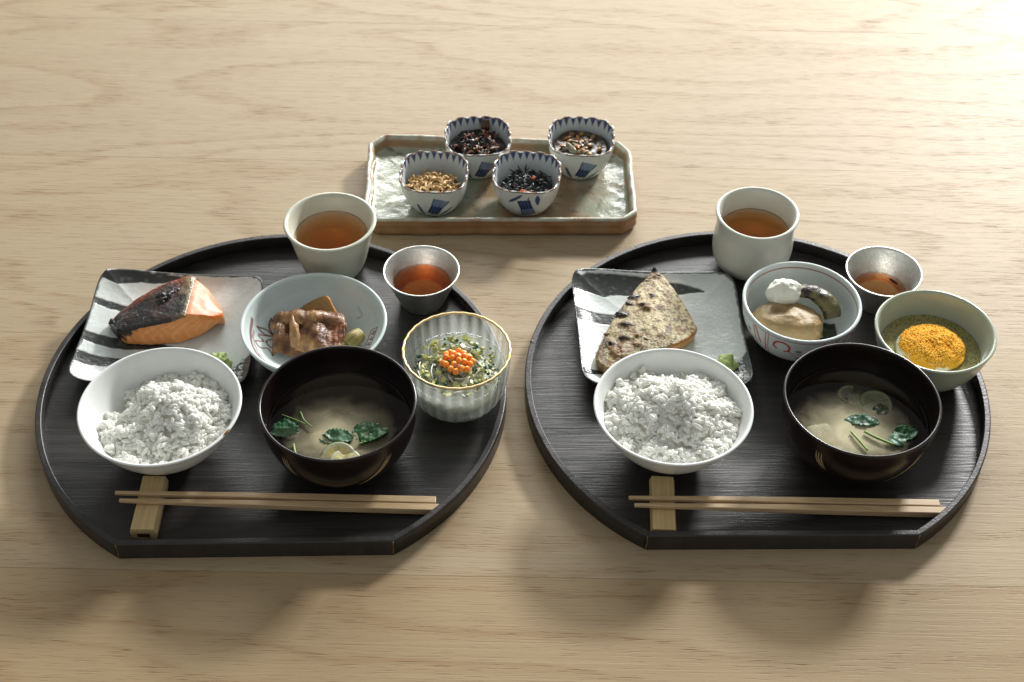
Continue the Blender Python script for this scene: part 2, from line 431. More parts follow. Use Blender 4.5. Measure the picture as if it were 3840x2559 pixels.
# ================================================================= TRAYS
TR, TD, TH, TF = .175, .1477, .0155, .0045
def make_tray(cx, cy, rz, label):
    t = thing('serving_tray', label, 'tray', (cx, cy, 0), 'dark half-moon trays', rz)
    phi0 = math.atan2(-TD, math.sqrt(TR * TR - TD * TD)); phi1 = math.pi - phi0
    A = np.linspace(phi0, phi1, 150)
    def outline(r, d):
        h = math.sqrt(r * r - d * d); a0 = math.atan2(-d, h)
        a = np.linspace(a0, math.pi - a0, 150); return np.stack([r * np.cos(a), r * np.sin(a)], 1)
    # floor board
    wt = .0048
    po = outline(TR - wt + .0008, TD - wt + .0008); n = len(po); mb = MB()
    V = [(x, y, .0012) for x, y in po] + [(x, y, TF) for x, y in po]
    F = [[i, (i + 1) % n, n + (i + 1) % n, n + i] for i in range(n)] + [list(range(n))[::-1], [n + i for i in range(n)]]
    mb.add(V, F); obj('tray_floor', mb, M_dark, t, smooth=False)
    # curved rim, its section swept along the arc
    sec = [(0, 0), (0, TH - .0008), (-.0004, TH - .0002), (-.001, TH), (-wt + .0007, TH), (-wt + .0002, TH - .0003), (-wt, TH - .001), (-wt, 0)]
    mb = MB(); V = []
    for a in A:
        for (dr, z) in sec:
            rr = TR + dr
            # mitre: keep the section on the cut through the corner
            if a in (A[0], A[-1]):
                yy = -TD - dr * 1.0
                if dr < 0:
                    xx = math.sqrt(rr * rr - yy * yy); xx = xx if a == A[0] else -xx
                    V.append((xx, yy, z)); continue
            V.append((rr * math.cos(a), rr * math.sin(a), z))
    s = len(sec); F = []
    for i in range(len(A) - 1):
        for j in range(s): F.append([i * s + j, (i + 1) * s + j, (i + 1) * s + (j + 1) % s, i * s + (j + 1) % s])
    F += [[j for j in range(s)], [(len(A) - 1) * s + j for j in range(s)][::-1]]
    mb.add(V, F); o = obj('curved_rim', mb, M_darkside, t)
    for p in o.data.polygons: p.use_smooth = abs(p.normal.z) < .5
    # straight front rail with mitred ends
    mb = MB(); V = []
    for sg in (-1, 1):
        for (dr, z) in sec:
            yy = -TD - dr; rr = TR + dr
            V.append((sg * (math.sqrt(rr * rr - yy * yy) - .0001), yy, z))
    F = [[j, s + j, s + (j + 1) % s, (j + 1) % s] for j in range(s)] + [list(range(s)), [s + j for j in range(s)][::-1]]
    F = [f[::-1] for f in F]
    mb.add(V, F); obj('front_rail', mb, M_darkside, t, smooth=False)
    # worn pale wood along the two corner joints
    h = math.sqrt(TR * TR - TD * TD)
    for sg in (-1, 1):
        p = [(sg * (h + .0001) + random.uniform(-.0002, .0002), -TD - .0001, z) for z in (.0012, .005, .010, TH - .0007)]
        mb = MB(); mb.add(*tube(p, [.00028, .00045, .0002, .0005], 6, up=(0, 1, 0)), lin(150, 120, 80) * .7)
        obj('worn_corner', mb, M_chop, t)
    return t
trL = make_tray(-.17833, .74534, .0393, 'dark half-moon wooden tray on the left, holding the salmon plate and the gold-rimmed glass')
trR = make_tray(.1853, .76027, .0283, 'dark half-moon wooden tray on the right, holding the mackerel plate and the egg bowl')
a = R(166); mb = MB(); mb.add(*lump((0, 0, 0), (.0016, .0022, .0012), .3, 1.5, 3, 12, 8), lin(95, 60, 35))
ch = obj('chipped_edge', mb, M_chop, trR, (.1738 * math.cos(a), .1738 * math.sin(a), TH - .0007))

# ================================================================= LATHED VESSELS
def smooth_profile(pts, n):
    return pline(np.asarray(pts, float), n)
def vessel_mesh(outer, t, zb, H, nseg=128, nout=40, ninn=40, ncap=6, bowl=.35, color=None, rmod=None, zmod=None, foot=None, lipr=None):
    """outer: (r,z) points from foot to rim. returns MB and inner-radius function"""
    O = smooth_profile(outer, nout); O[:, 0] = np.maximum(O[:, 0], .001)
    ro = lambda z: np.interp(z, O[:, 1], O[:, 0])
    zj = zb + (H - zb) * bowl
    def ri(z):
        z = np.asarray(z, float)
        top = ro(z) - t
        rj = ro(zj) - t
        slope = (ro(zj + .002) - ro(zj)) / .002
        u = np.clip((z - zb) / (zj - zb), 0, 1)
        # power curve from centre to the joint
        k = max(.30, min(.62, slope * (zj - zb) / rj))
        return np.where(z >= zj, top, rj * u ** k)
    zi = np.concatenate([zb + (zj - zb) * np.linspace(0, 1, ninn // 2) ** 2.2, np.linspace(zj, H - t * .45, ninn - ninn // 2 + 1)[1:]])
    I = np.stack([ri(zi), zi], 1)[::-1]
    a0 = np.array([O[-1, 0], O[-1, 1]])
    cap = []
    rm, hw = O[-1, 0] - t / 2, t / 2
    for a in np.linspace(0, np.pi, ncap + 2)[1:-1]: cap.append((rm + hw * math.cos(a), H - t * .35 + hw * .75 * math.sin(a)))
    O[-1, 1] = H - t * .35
    f = foot if foot else (.0015, .0015)       # foot ring width, recess depth
    base = [(0, f[1]), (max(O[0, 0] - f[0], .001), f[1]), (O[0, 0] - f[0] * .7, 0)]
    prof = np.concatenate([np.array(base), O, np.array(cap), I])
    side = np.concatenate([np.zeros(3), np.zeros(len(O)), np.ones(len(cap)) * 2, np.ones(len(I))])
    th = np.linspace(0, 2 * np.pi, nseg, endpoint=False)
    Rr, T = np.meshgrid(prof[:, 0], th, indexing='ij'); Z = np.repeat(prof[:, 1][:, None], nseg, 1)
    S = np.repeat(side[:, None], nseg, 1)
    if rmod is not None: Rr = rmod(Rr, T, Z, S)
    if zmod is not None: Z = zmod(Rr, T, Z, S)
    V = np.stack([Rr * np.cos(T), Rr * np.sin(T), Z], -1).reshape(-1, 3)
    c = None if color is None else color(Rr.ravel(), T.ravel(), Z.ravel(), S.ravel())
    mb = MB(); mb.add(V, grid(nseg, len(prof), True), c)
    return mb, ri

def liquid_obj(name, ri, zb, zl, mat, loc, label, cat, nseg=96, eps=.00025, group=None):
    z = np.concatenate([zb + .0003 + (zl - zb - .0003) * np.linspace(0, 1, 22) ** 1.6])
    prof = np.stack([np.maximum(ri(z) - eps, .0005), z], 1)
    rt = prof[-1, 0]
    prof = np.concatenate([[(0.0001, z[0])], prof, [(rt - .0006, zl - .0003), (rt - .0016, zl - .0005), (rt * .5, zl - .0005), (.0001, zl - .0005)]])
    prof[-5, 1] = zl
    th = np.linspace(0, 2 * np.pi, nseg, endpoint=False)
    V = np.concatenate([np.stack([r * np.cos(th), r * np.sin(th), 0 * th + zz], 1) for r, zz in prof])
    F = grid(nseg, len(prof), True) + [list(range(nseg))[::-1], [(len(prof) - 1) * nseg + j for j in range(nseg)]]
    mb = MB(); mb.add(V, F, (.5, .5, .5))
    return tag(obj(name, mb, mat, None, loc), label, cat, group)

Z0 = TF + .0002
# ---- rice bowls
rice_prof = [(.0205, 0), (.0208, .0045), (.0285, .0075), (.040, .0185), (.0495, .032), (.0575, .0483)]
mb, ri_rice = vessel_mesh(rice_prof, .0024, .008, .0483)
bowlRL = obj('rice_bowl', mb, M_white2, None, (-.248, .6896, Z0))
tag(bowlRL, 'white porcelain rice bowl with a small brown chip on its rim', 'bowl', 'white rice bowls')
mb = MB(); mb.add(*lump((0, 0, 0), (.0009, .0038, .0016), .25, 1.5, 5, 14, 8, rot=(0, .5, 0)), lin(160, 115, 60))
aa = R(-26); obj('chipped_rim', mb, M_chop, bowlRL, (.0565 * math.cos(aa), .0565 * math.sin(aa), .0478)).rotation_euler = (0, 0, aa)
bowlRR = bowlRL.copy(); COL.objects.link(bowlRR); bowlRR.location = (.1157, .6987, Z0); bowlRR.scale = (.99, .99, 1)
bowlRR['label'] = 'unchipped white porcelain rice bowl on the tray with the mackerel'

# ---- soup bowls
soup_prof = [(.029, 0), (.0295, .004), (.0335, .0065), (.0435, .0135), (.0505, .0255), (.0545, .040), (.0556, .0565)]
mb, ri_soup = vessel_mesh(soup_prof, .0022, .009, .0565, bowl=.5)
soupBL = obj('soup_bowl', mb, M_lac, None, (-.1217, .6885, Z0))
tag(soupBL, 'dark brown lacquer soup bowl standing between the left rice bowl and the ribbed glass', 'bowl', 'lacquer soup bowls')
O_soup = smooth_profile(soup_prof, 60)
def gold_strokes(root, strokes):
    for st in strokes:      # each stroke: list of (angle deg, z), half width
        pts, hw = st
        P = pline([(a, z, 0) for a, z in pts], 26); V = []; F = []
        for k, (a, z, _) in enumerate(P):
            u = k / 25; wv = hw * math.sin(math.pi * min(max(u, .04), .96)) ** .6
            d = P[min(k + 1, 25)] - P[max(k - 1, 0)]
            dx, dz = R(d[0]) * .05, d[1]; nn = math.hypot(dx, dz) + 1e-9
            for s in (-1, 0, 1):
                a2 = R(a) + s * wv * (-dz / nn) / .05; z2 = z + s * wv * (dx / nn)
                r = np.interp(z2, O_soup[:, 1], O_soup[:, 0]) + .00045
                V.append((r * math.cos(a2), r * math.sin(a2), z2))
        F = grid(3, 26)
        mb = MB(); mb.add(V, F, lin(176, 152, 118)); obj('gold_brush_mark', mb, M_lacgold, root)
def marks(base):
    L_ = []
    for k, off in enumerate((0, 2.2, 4.2)):
        L_.append(([(base + 42 + off, .046), (base + 38 + off * .8, .037), (base + 30 + off * .5, .027), (base + 20, .019)], .0008))
        L_.append(([(base - 34 - off, .047), (base - 33 - off, .038), (base - 29 - off * .7, .029)], .0006))
    return L_
gold_strokes(soupBL, marks(-90))
soupBR = soupBL.copy(); COL.objects.link(soupBR); soupBR.location = (.249, .7012, Z0)
soupBR['label'] = 'dark brown lacquer soup bowl directly in front of the green egg bowl'
for c_ in soupBL.children:
    d_ = c_.copy(); COL.objects.link(d_); d_.parent = soupBR
soupBR.rotation_euler[2] = R(-3)

# ---- painted porcelain: strokes in a plane, distance test
def seg_dist(P, A, B):
    A = np.array(A); B = np.array(B); d = B - A; t = np.clip(((P - A) @ d) / (d @ d + 1e-15), 0, 1)
    return np.linalg.norm(P - (A + t[:, None] * d), axis=1)
def stroke_mask(P, pts, hw, n=24, closed=False, fill=False):
    Q = pline(pts, n); m = np.full(len(P), 1e9)
    for i in range(len(Q) - 1): m = np.minimum(m, seg_dist(P, Q[i][:2], Q[i + 1][:2]))
    return np.clip((hw - m) / (hw * .5) + .5, 0, 1)
def over(c, mask, col):
    return c * (1 - mask[:, None]) + np.array(col)[None] * mask[:, None]

# beef bowl: pale blue-white, red-brown drawing inside
BC = (-.152, .793, Z0)
red_br = lin(120, 40, 40)
def beef_color(r, t, z, s):
    c = np.tile(np.array([.62, .70, .68]), (len(r), 1))
    P = np.stack([r * np.cos(t), r * np.sin(t)], 1); ins = (s == 1) & (r > .018)
    Pi = P[ins]; m = np.zeros(len(Pi))
    def st(pts, hw=.00035, op=.95, n=22):
        hw = hw * 1.45
        nonlocal m
        m = np.maximum(m, op * stroke_mask(Pi, [(x, y, 0) for x, y in pts], hw, n))
    # grass at the back
    gx, gy = -.005, .026
    for (dx, dy, b) in ((-.011, .008, -.002), (-.008, .011, -.002), (-.004, .013, -.0015), (.001, .014, .001), (.006, .010, .002), (.011, .008, .003)):
        st([(gx + dx * .15, gy + dy * .2), (gx + dx * .6 + b, gy + dy * .75), (gx + dx, gy + dy)], .0006)
    st([(gx - .012, gy + .002), (gx, gy + .001), (gx + .011, gy + .003)], .0003)
    # leaves and scroll on the left
    for (x0, y0, x1, y1, b) in ((-.033, .005, -.037, .020, .0028), (-.033, .005, -.046, .007, .0025)):
        nx, ny = -(y1 - y0), (x1 - x0); q = math.hypot(nx, ny); nx /= q; ny /= q
        for s_ in (-1, 1): st([(x0, y0), ((x0 + x1) / 2 + nx * b * s_, (y0 + y1) / 2 + ny * b * s_), (x1, y1)], .00045)
    st([(-.036, .004), (-.044, .0), (-.040, -.004), (-.045, -.008), (-.041, -.013), (-.036, -.010), (-.033, -.014)], .0004, n=40)
    st([(-.034, .002), (-.038, -.003), (-.034, -.008), (-.030, -.004)], .0004)
    # long double line down the left side
    st([(-.0495, .010), (-.049, -.004), (-.045, -.018), (-.037, -.029), (-.028, -.037)], .00055, .8, 40)
    st([(-.0475, .002), (-.0465, -.008), (-.041, -.021), (-.033, -.031)], .0003, .7, 30)
    # seal on the right
    seal = [(.0425, .008), (.0475, .0075), (.0415, -.016), (.0365, -.0145), (.0425, .008)]
    for i in range(4): st([seal[i], seal[i + 1]], .00032, .85, 2)
    for (x, y) in ((.0445, .004), (.0432, -.001), (.0415, -.006), (.040, -.011)):
        st([(x - .0014, y), (x + .0014, y + .0004)], .0004, .8, 2); st([(x, y + .0018), (x + .0003, y - .0018)], .0004, .8, 2)
        st([(x - .001, y - .001), (x + .0012, y - .0014)], .0003, .8, 2)
    # small gold bird mark
    g = np.maximum(stroke_mask(Pi, [(.030, .033, 0), (.0335, .026, 0), (.0315, .024, 0)], .0005), stroke_mask(Pi, [(.0295, .0245, 0), (.0335, .0245, 0)], .0006))
    ci = over(c[ins], m, red_br); ci = over(ci, g * .6, lin(170, 140, 90)); c[ins] = ci
    return c
beef_prof = [(.0255, 0), (.0258, .0035), (.033, .0055), (.0455, .0135), (.0530, .0240), (.0560, .0325)]
mb, ri_beef = vessel_mesh(beef_prof, .0026, .006, .0325, nseg=420, nout=30, ninn=90, color=beef_color, bowl=.55)
tag(obj('shallow_bowl', mb, M_glaze, None, BC), 'wide shallow pale blue bowl with red line drawings, holding simmered beef', 'bowl')

# patterned bowl
PC = (.2228, .814, Z0)
red = lin(190, 60, 35); grn = lin(40, 90, 90)
def patt_color(r, t, z, s):
    c = np.tile(np.array([.66, .72, .71]), (len(r), 1))
    # ring inside the rim
    a = np.clip(1 - np.abs(z - .0400) / .00055, 0, 1) * (s == 1); c = over(c, np.clip(a * 2, 0, 1), lin(150, 55, 40))
    # outside motifs: u = arc length at r .044, centred on the camera side
    out = s == 0
    ang = (t + math.pi / 2 + math.pi) % (2 * math.pi) - math.pi + .25
    P = np.stack([ang[out] * .044, z[out]], 1); ci = c[out]
    ring = np.clip((1 - np.abs(P[:, 1] - .0415) / .0004) * 2, 0, 1); ci = over(ci, ring, lin(150, 60, 50))
    m = np.zeros(len(P)); g = np.zeros(len(P))
    for rep in (-2, -1, 0, 1, 2):
        o = rep * .0555
        def st(pts, hw=.0005, n=24):
            nonlocal m
            m = np.maximum(m, stroke_mask(P, [(o + x, y, 0) for x, y in pts], hw, n))
        st([(-.0225, .0405), (-.0222, .020)], .00045, 2); st([(-.0200, .0405), (-.0200, .018)], .00045, 2)
        st([(-.0125, .0300), (-.0150, .0320), (-.0130, .0370), (-.0075, .0385), (-.0030, .0355), (-.0030, .0300), (-.0060, .0290)], .0009, 40)
        st([(-.0030, .0300), (.002, .028), (.010, .0285), (.016, .0275)], .0003); st([(-.0035, .0295), (.003, .0245), (.011, .0235)], .0003)
        st([(-.0330, .040), (-.0300, .034), (-.0270, .0265)], .0009); st([(-.0350, .039), (-.0335, .033), (-.0325, .027)], .0007)
        for (x, y) in ((.0045, .0315), (.0060, .0215), (.0150, .0310), (.0165, .0215)):
            q = ((P[:, 0] - o - x) / .0028) ** 2 + ((P[:, 1] - y) / .0016) ** 2
            g = np.maximum(g, np.clip((1 - q) * 3, 0, 1))
    ci = over(ci, m, red); ci = over(ci, g * .85, grn); c[out] = ci
    return c
patt_prof = [(.0195, 0), (.020, .0045), (.0285, .0070), (.0375, .0155), (.0430, .0270), (.0450, .0380), (.0457, .0443)]
mb, ri_patt = vessel_mesh(patt_prof, .0026, .007, .0443, nseg=420, nout=90, ninn=60, color=patt_color, bowl=.5)
tag(obj('patterned_bowl', mb, M_glaze, None, PC), 'white bowl with red scrolls and small green leaves, holding the fried tofu dumpling', 'bowl')

# celadon bowl
GC = (.3192, .7823, Z0)
green_prof = [(.0205, 0), (.021, .004), (.0275, .0065), (.0355, .0165), (.0410, .0290), (.0454, .0463)]
wob = lambda Rr, T, Z, S: Rr * (1 + .006 * np.sin(2 * T + .6) + .004 * np.sin(3 * T))
mb, ri_green = vessel_mesh(green_prof, .0026, .007, .0463, rmod=wob, bowl=.45)
tag(obj('egg_bowl', mb, M_celadon, None, GC), 'pale green celadon bowl holding an egg under yellow crumbs', 'bowl')

# tea cups
CL = (-.1483, .890, Z0)
mb, ri_cupL = vessel_mesh([(.0200, 0), (.0222, .0015), (.0262, .010), (.0300, .024), (.0330, .038), (.0352, .0455), (.0373, .0513)], .0034, .006, .0513, rmod=wob, bowl=.35)
tag(obj('tea_cup', mb, M_cream, None, CL), 'cream tea cup with straight flaring sides behind the shallow beef bowl', 'cup', 'cream tea cups')
CR = (.1965, .9035, Z0)
mb, ri_cupR = vessel_mesh([(.0200, 0), (.0203, .0022), (.0285, .0075), (.0322, .018), (.0325, .032), (.0314, .043), (.0322, .0505), (.0338, .0573)], .0032, .006, .0573, rmod=wob, bowl=.35)
tag(obj('tea_cup', mb, M_cream2, None, CR), 'taller pale tea cup with a rounded belly behind the red-patterned bowl', 'cup', 'cream tea cups')
liquid_obj('tea', ri_cupL, .006, .0375, M_tea, CL, 'brown roasted tea filling the straight-sided cream cup', 'tea', group='cups of brown tea')
liquid_obj('tea', ri_cupR, .006, .0380, M_tea, CR, 'brown roasted tea filling the round-bellied taller cup', 'tea', group='cups of brown tea')

# tin cups
tin_prof = [(.0160, 0), (.0175, .0012), (.0225, .0135), (.0262, .0235), (.0304, .0333)]
mb, ri_tin = vessel_mesh(tin_prof, .0014, .0022, .0333, rmod=wob, bowl=.12, ncap=4)
tinL = obj('tin_cup', mb, M_tin, None, (-.0731, .8527, Z0))
tag(tinL, 'small flared tin cup behind the gold-rimmed glass', 'cup', 'small tin cups')
tinR = tinL.copy(); COL.objects.link(tinR); tinR.location = (.2963, .8624, Z0)
tinR['label'] = 'small flared tin cup behind the pale green egg bowl'
liquid_obj('red_drink', ri_tin, .0022, .0195, M_red, tinL.location, 'amber red drink in the tin cup by the gold-rimmed glass', 'drink', group='amber drinks in tin cups')
liquid_obj('red_drink', ri_tin, .0022, .0135, M_red, tinR.location, 'amber red drink in the tin cup by the pale green bowl', 'drink', group='amber drinks in tin cups')

# ---- glass
GL = (-.0405, .7463, Z0)
NR = 30
def ribs(Rr, T, Z, S):
    k = np.clip(Z / .01, 0, 1)
    q = np.abs(np.sin(T * NR / 2)) ** .8
    return np.where(S == 1, Rr - .0003 * np.cos(T * NR), Rr - .0007 * (1 - q) * (.35 + .65 * k))
def gcol(r, t, z, s):
    # milky glow of refracted noodles painted in: faint at lip, strong towards foot
    f = np.where(s == 0, np.interp(z, [0, .012, .030, .044, .052], [.50, .42, .30, .15, .07]), .05)
    f = f + .10 * np.cos(t * NR) * (s == 0)
    return np.stack([f] * 3, 1)
glass_prof = [(.0235, 0), (.0285, .003), (.0345, .0115), (.0378, .024), (.0393, .038), (.0401, .0513)]
mb, ri_glass = vessel_mesh(glass_prof, .0022, .006, .0513, nseg=480, nout=36, ninn=24, rmod=ribs, color=gcol, bowl=.3)
glass = tag(obj('ribbed_glass', mb, M_glass, None, GL), 'ribbed clear glass bowl with a gold rim, holding noodles topped with salmon roe', 'glass bowl')
th = np.linspace(0, 2 * np.pi, 300, endpoint=False); path_r = .0392 + .00018 * np.cos(th * NR)
V = []
for i, t_ in enumerate(th):
    for a in np.linspace(0, 2 * np.pi, 8, endpoint=False):
        rr = path_r[i] + .0010 * math.cos(a); V.append((rr * math.cos(t_), rr * math.sin(t_), .0512 + .0010 * math.sin(a)))
F = []
for i in range(300):
    for j in range(8): F.append([i * 8 + j, ((i + 1) % 300) * 8 + j, ((i + 1) % 300) * 8 + (j + 1) % 8, i * 8 + (j + 1) % 8])
mb = MB(); mb.add(V, F); obj('gold_rim', mb, M_gold, glass)

# ================================================================= STRIPED PLATES
def plate(loc, corners, lift, label, stripes, flowers_at, flip):
    """corners: TL, TR, BR, BL (local); curled square plate with a dark edge"""
    n = 170; t = .0033
    TL, TRc, BR, BL = [np.array(c) for c in corners]
    u = np.linspace(0, 1, n); U, W = np.meshgrid(u, u)
    # rounded square parametrisation
    a = U * 2 - 1; b = W * 2 - 1
    k = .055
    ne = 7.5; sf = 1.025 * np.maximum(np.abs(a), np.abs(b)) / (np.abs(a) ** ne + np.abs(b) ** ne + 1e-12) ** (1 / ne)
    a2 = a * sf; b2 = b * sf
    pin = flip * .035
    a2 = a2 * (1 - pin * (1 - b2 ** 2)); b2 = b2 * (1 - .02 * (1 - a2 ** 2))
    uu = (a2 + 1) / 2; ww = (b2 + 1) / 2
    X = (BL[0] * (1 - uu) * (1 - ww) + BR[0] * uu * (1 - ww) + TL[0] * (1 - uu) * ww + TRc[0] * uu * ww)
    Y = (BL[1] * (1 - uu) * (1 - ww) + BR[1] * uu * (1 - ww) + TL[1] * (1 - uu) * ww + TRc[1] * uu * ww)
    e = np.maximum(np.abs(a), np.abs(b)); cr = (a * a) * (b * b)
    Z = .0050 + .0080 * e ** 5 + .0030 * cr + lift * np.clip(((b - a) / 2 - .2) / .8, 0, 1)
    P3 = np.stack([X.ravel(), Y.ravel(), Z.ravel()], 1)
    f1 = fbm(P3, 28, 2, 4.2).reshape(n, n); f2 = nz(P3, 260, 2.0).reshape(n, n); f3 = fbm(P3, 110, 2, 8).reshape(n, n)
    Z = Z + .00045 * f1
    white = np.array([.62, .66, .635]); blk = np.array([.038, .041, .039])
    c = np.tile(white, (n * n, 1)).reshape(n, n, 3)
    c = c * (1 - .10 * np.clip(f3, 0, 1))[..., None]
    m = np.zeros((n, n))
    for (w0, w1, ulen, slope, curve) in stripes:   # centre at left, half width, reach, slope
        wc = w0 + slope * U + curve * U * U
        hw = w1 * np.clip(1.08 - (U / ulen) ** 3, 0, 1)
        d = (hw - np.abs(W - wc) + .006 * f3 + .004 * f2) / .006
        m = np.maximum(m, np.clip(d, 0, 1) * (U < ulen))
    edge = np.clip((e - .972 + .010 * f3 + .008 * f2) / .010, 0, 1)
    m = np.maximum(m, edge * .9)
    cor = np.clip(((a - b) - 1.37 + .03 * f3) / .02, 0, 1) * (U > .5)
    m = np.maximum(m, cor * .92)
    fl = np.clip((f2 - .25) * 3, 0, 1) * .35
    c = c * (1 - m[..., None]) + (blk + np.array([.16, .17, .16]) * fl[..., None]) * m[..., None]
    Z = Z - .00025 * m
    # sides
    top = np.stack([X, Y, Z], -1).reshape(-1, 3); bot = np.stack([X * .985, Y * .985, np.maximum(Z - t, .0002)], -1).reshape(-1, 3)
    mb = MB(); nn = n * n
    idx = np.arange(nn).reshape(n, n)
    q = np.stack([idx[:-1, :-1], idx[:-1, 1:], idx[1:, 1:], idx[1:, :-1]], -1).reshape(-1, 4)
    ring = np.concatenate([idx[0, :], idx[1:, -1], idx[-1, -2::-1], idx[-2:0:-1, 0]])
    side = [[int(ring[i]), int(ring[i] + nn), int(ring[(i + 1) % len(ring)] + nn), int(ring[(i + 1) % len(ring)])] for i in range(len(ring))]
    F = q.tolist() + (q[:, ::-1] + nn).tolist() + side
    mb.add(np.concatenate([top, bot]), F, np.concatenate([c.reshape(-1, 3), np.tile(np.array([.05, .045, .04]), (nn, 1))]))
    o = tag(obj('square_plate', mb, M_plate, None, loc), label, 'plate', 'striped square plates')
    # stamped chrysanthemums in the dark corner
    def surf(x, y):
        i = np.argmin((X - x) ** 2 + (Y - y) ** 2); return Z.ravel()[i]
    fb = MB(); npet = 12
    for p in range(npet):
        an = 2 * math.pi * p / npet; V, Fp = uvs(6, 4, .00120, .00050, .00030); V = V + np.array([.00190, 0, 0])
        V = V @ rot_euler(0, 0, an).T; fb.add(V, Fp, (.68, .72, .70))
    V, Fp = uvs(8, 5, .00055, .00055, .0003); fb.add(V, Fp, (.5, .53, .5))
    first = None
    for (x, y) in flowers_at:
        z = surf(x, y) + .00012
        if first is None: first = obj('stamped_flower', fb, M_glaze, o, (x, y, z))
        else: inst(first, 'stamped_flower', o, (x, y, z), (0, 0, random.random()))
    return o
# left plate centre, local corners TL TR BR BL
pl = (-.2655, .8035, Z0 + .0005)
cL = [(-.0640, .0555), (.0655, .0600), (.0670, -.0650), (-.0700, -.0600)]
plate(pl, cL, .0088, 'striped square plate under the salmon fillet, white with black brush bands', [(.955, .040, .60, .02, 0), (.72, .032, .60, -.06, 0), (.42, .045, .62, -.05, 0), (.24, .055, .75, -.07, 0)],
      [(.0602, -.0325), (.0540, -.0385), (.0603, -.0400), (.0545, -.0460), (.0606, -.0472), (.0490, -.0520), (.0560, -.0535), (.0612, -.0548)], 1)
pr = (.1145, .8125, Z0 + .0005)
cR = [(-.0685, .0625), (.0650, .0655), (.0700, -.0625), (-.0600, -.0640)]
plate(pr, cR, .0040, 'striped square plate under the mackerel fillet, white with black brush bands', [(.90, .075, .82, .02, -.06), (.62, .050, .62, -.02, 0), (.13, .032, .5, -.02, 0)],
      [(.0625, -.0325), (.0572, -.0378), (.0634, -.0398), (.0580, -.0453), (.0640, -.0470), (.0525, -.0510), (.0590, -.0528), (.0645, -.0545)], 1)

# ================================================================= SALMON
S0 = np.array([-.268, .812, .0100])
def interp(x, a, b): return np.interp(x, a, b)
nx, ny = 110, 46
xs = np.linspace(-.3135, -.2263, nx)
yf = interp(xs, [-.3135, -.306, -.2980, -.280, -.2585, -.240, -.232, -.2263], [.8050, .7950, .7905, .7900, .7930, .8010, .8055, .8110])
yb = interp(xs, [-.3135, -.306, -.3000, -.285, -.2675, -.255, -.240, -.2263], [.8075, .8130, .8180, .8300, .8390, .8420, .8330, .8150])
def ztop(x, v):
    zf = np.interp(x, [-.3135, -.309, -.300, -.286, -.270, -.2525, -.248, -.238, -.2263], [.0165, .0215, .0262, .0315, .0352, .0385, .0378, .0325, .0250])
    return zf * (1 - .10 * v) + .0012 * np.sin(v * np.pi) + .0010 * v
VV = []; CC = []
flesh = lin(238, 156, 88); flesh2 = lin(216, 128, 76); fat = lin(246, 190, 140); deep = lin(236, 120, 20)
rows = []
# front wall rows (bottom to top), top rows (front to back), back wall rows
nb = 26
zb_ = .0112
for k in range(nb):
    u = k / (nb - 1); zt = ztop(xs, 0); zbot = np.interp(xs, [-.3135, -.26, -.245, -.2263], [zb_, zb_, .0125, .0215])
    z = zbot + (zt - zbot) * u
    y = yf - .0018 * math.sin(u * math.pi) + .00015 * np.sin(xs * 900 + z * 500)
    V = np.stack([xs, y, z], 1)
    ph = (xs - .55 * (z - .012) + .012 * np.sin((z - .01) * 130)) * 760
    st = np.clip((np.sin(ph + 1.4 * np.sin(ph * .31)) - .62) * 3, 0, 1)
    c = flesh * (1 - st[:, None] * .42) + fat * st[:, None] * .42
    edge = np.clip((xs + .243) / .012, 0, 1) * np.clip((z - zt + .0035) / .003, 0, 1)
    c = c * (1 - edge[:, None]) + deep * edge[:, None]
    bk = np.clip((-.3005 - xs + (z - .014) * .9) / .004 + 1.2 * fbm(V, 300, 2, 5), 0, 1)[:, None]; c = c * (1 - bk) + lin(30, 22, 18) * bk
    VV.append(V); CC.append(c)
for k in range(1, ny):
    v = k / (ny - 1); y = yf + (yb - yf) * v; z = ztop(xs, v)
    V = np.stack([xs, y, z], 1)
    ph = (y + .5 * (xs + .25)) * 900; st = np.clip((np.sin(ph + np.sin(ph * .4)) - .5) * 2, 0, 1)
    c = flesh2 * (1 - .5 * st[:, None]) + fat * .5 * st[:, None]
    VV.append(V); CC.append(c)
for k in range(1, 8):
    u = 1 - k / 7; z = zb_ + (ztop(xs, 1) - zb_) * u
    VV.append(np.stack([xs, yb + .0010 * math.sin(u * math.pi), z], 1)); CC.append(np.tile(flesh, (nx, 1)))
V = np.concatenate(VV); C = np.concatenate(CC)
V[:, 2] += .0004 * fbm(V, 90, 2, 3); V[:, 1] += .0004 * fbm(V, 120, 2, 9)
F = grid(nx, len(VV)); nr = len(VV)
F.append([i * nx for i in range(nr)]); F.append([i * nx + nx - 1 for i in range(nr)][::-1])
F.append([j for j in range(nx)][::-1] + [(nr - 1) * nx + j for j in range(nx)])
salmon = thing('salmon_fillet', 'thick grilled salmon fillet with glossy charred skin on the striped plate', 'fish', tuple(S0))
mb = MB(); mb.add(V, F, C); obj('flesh', mb, M_salmon, salmon, origin=S0)
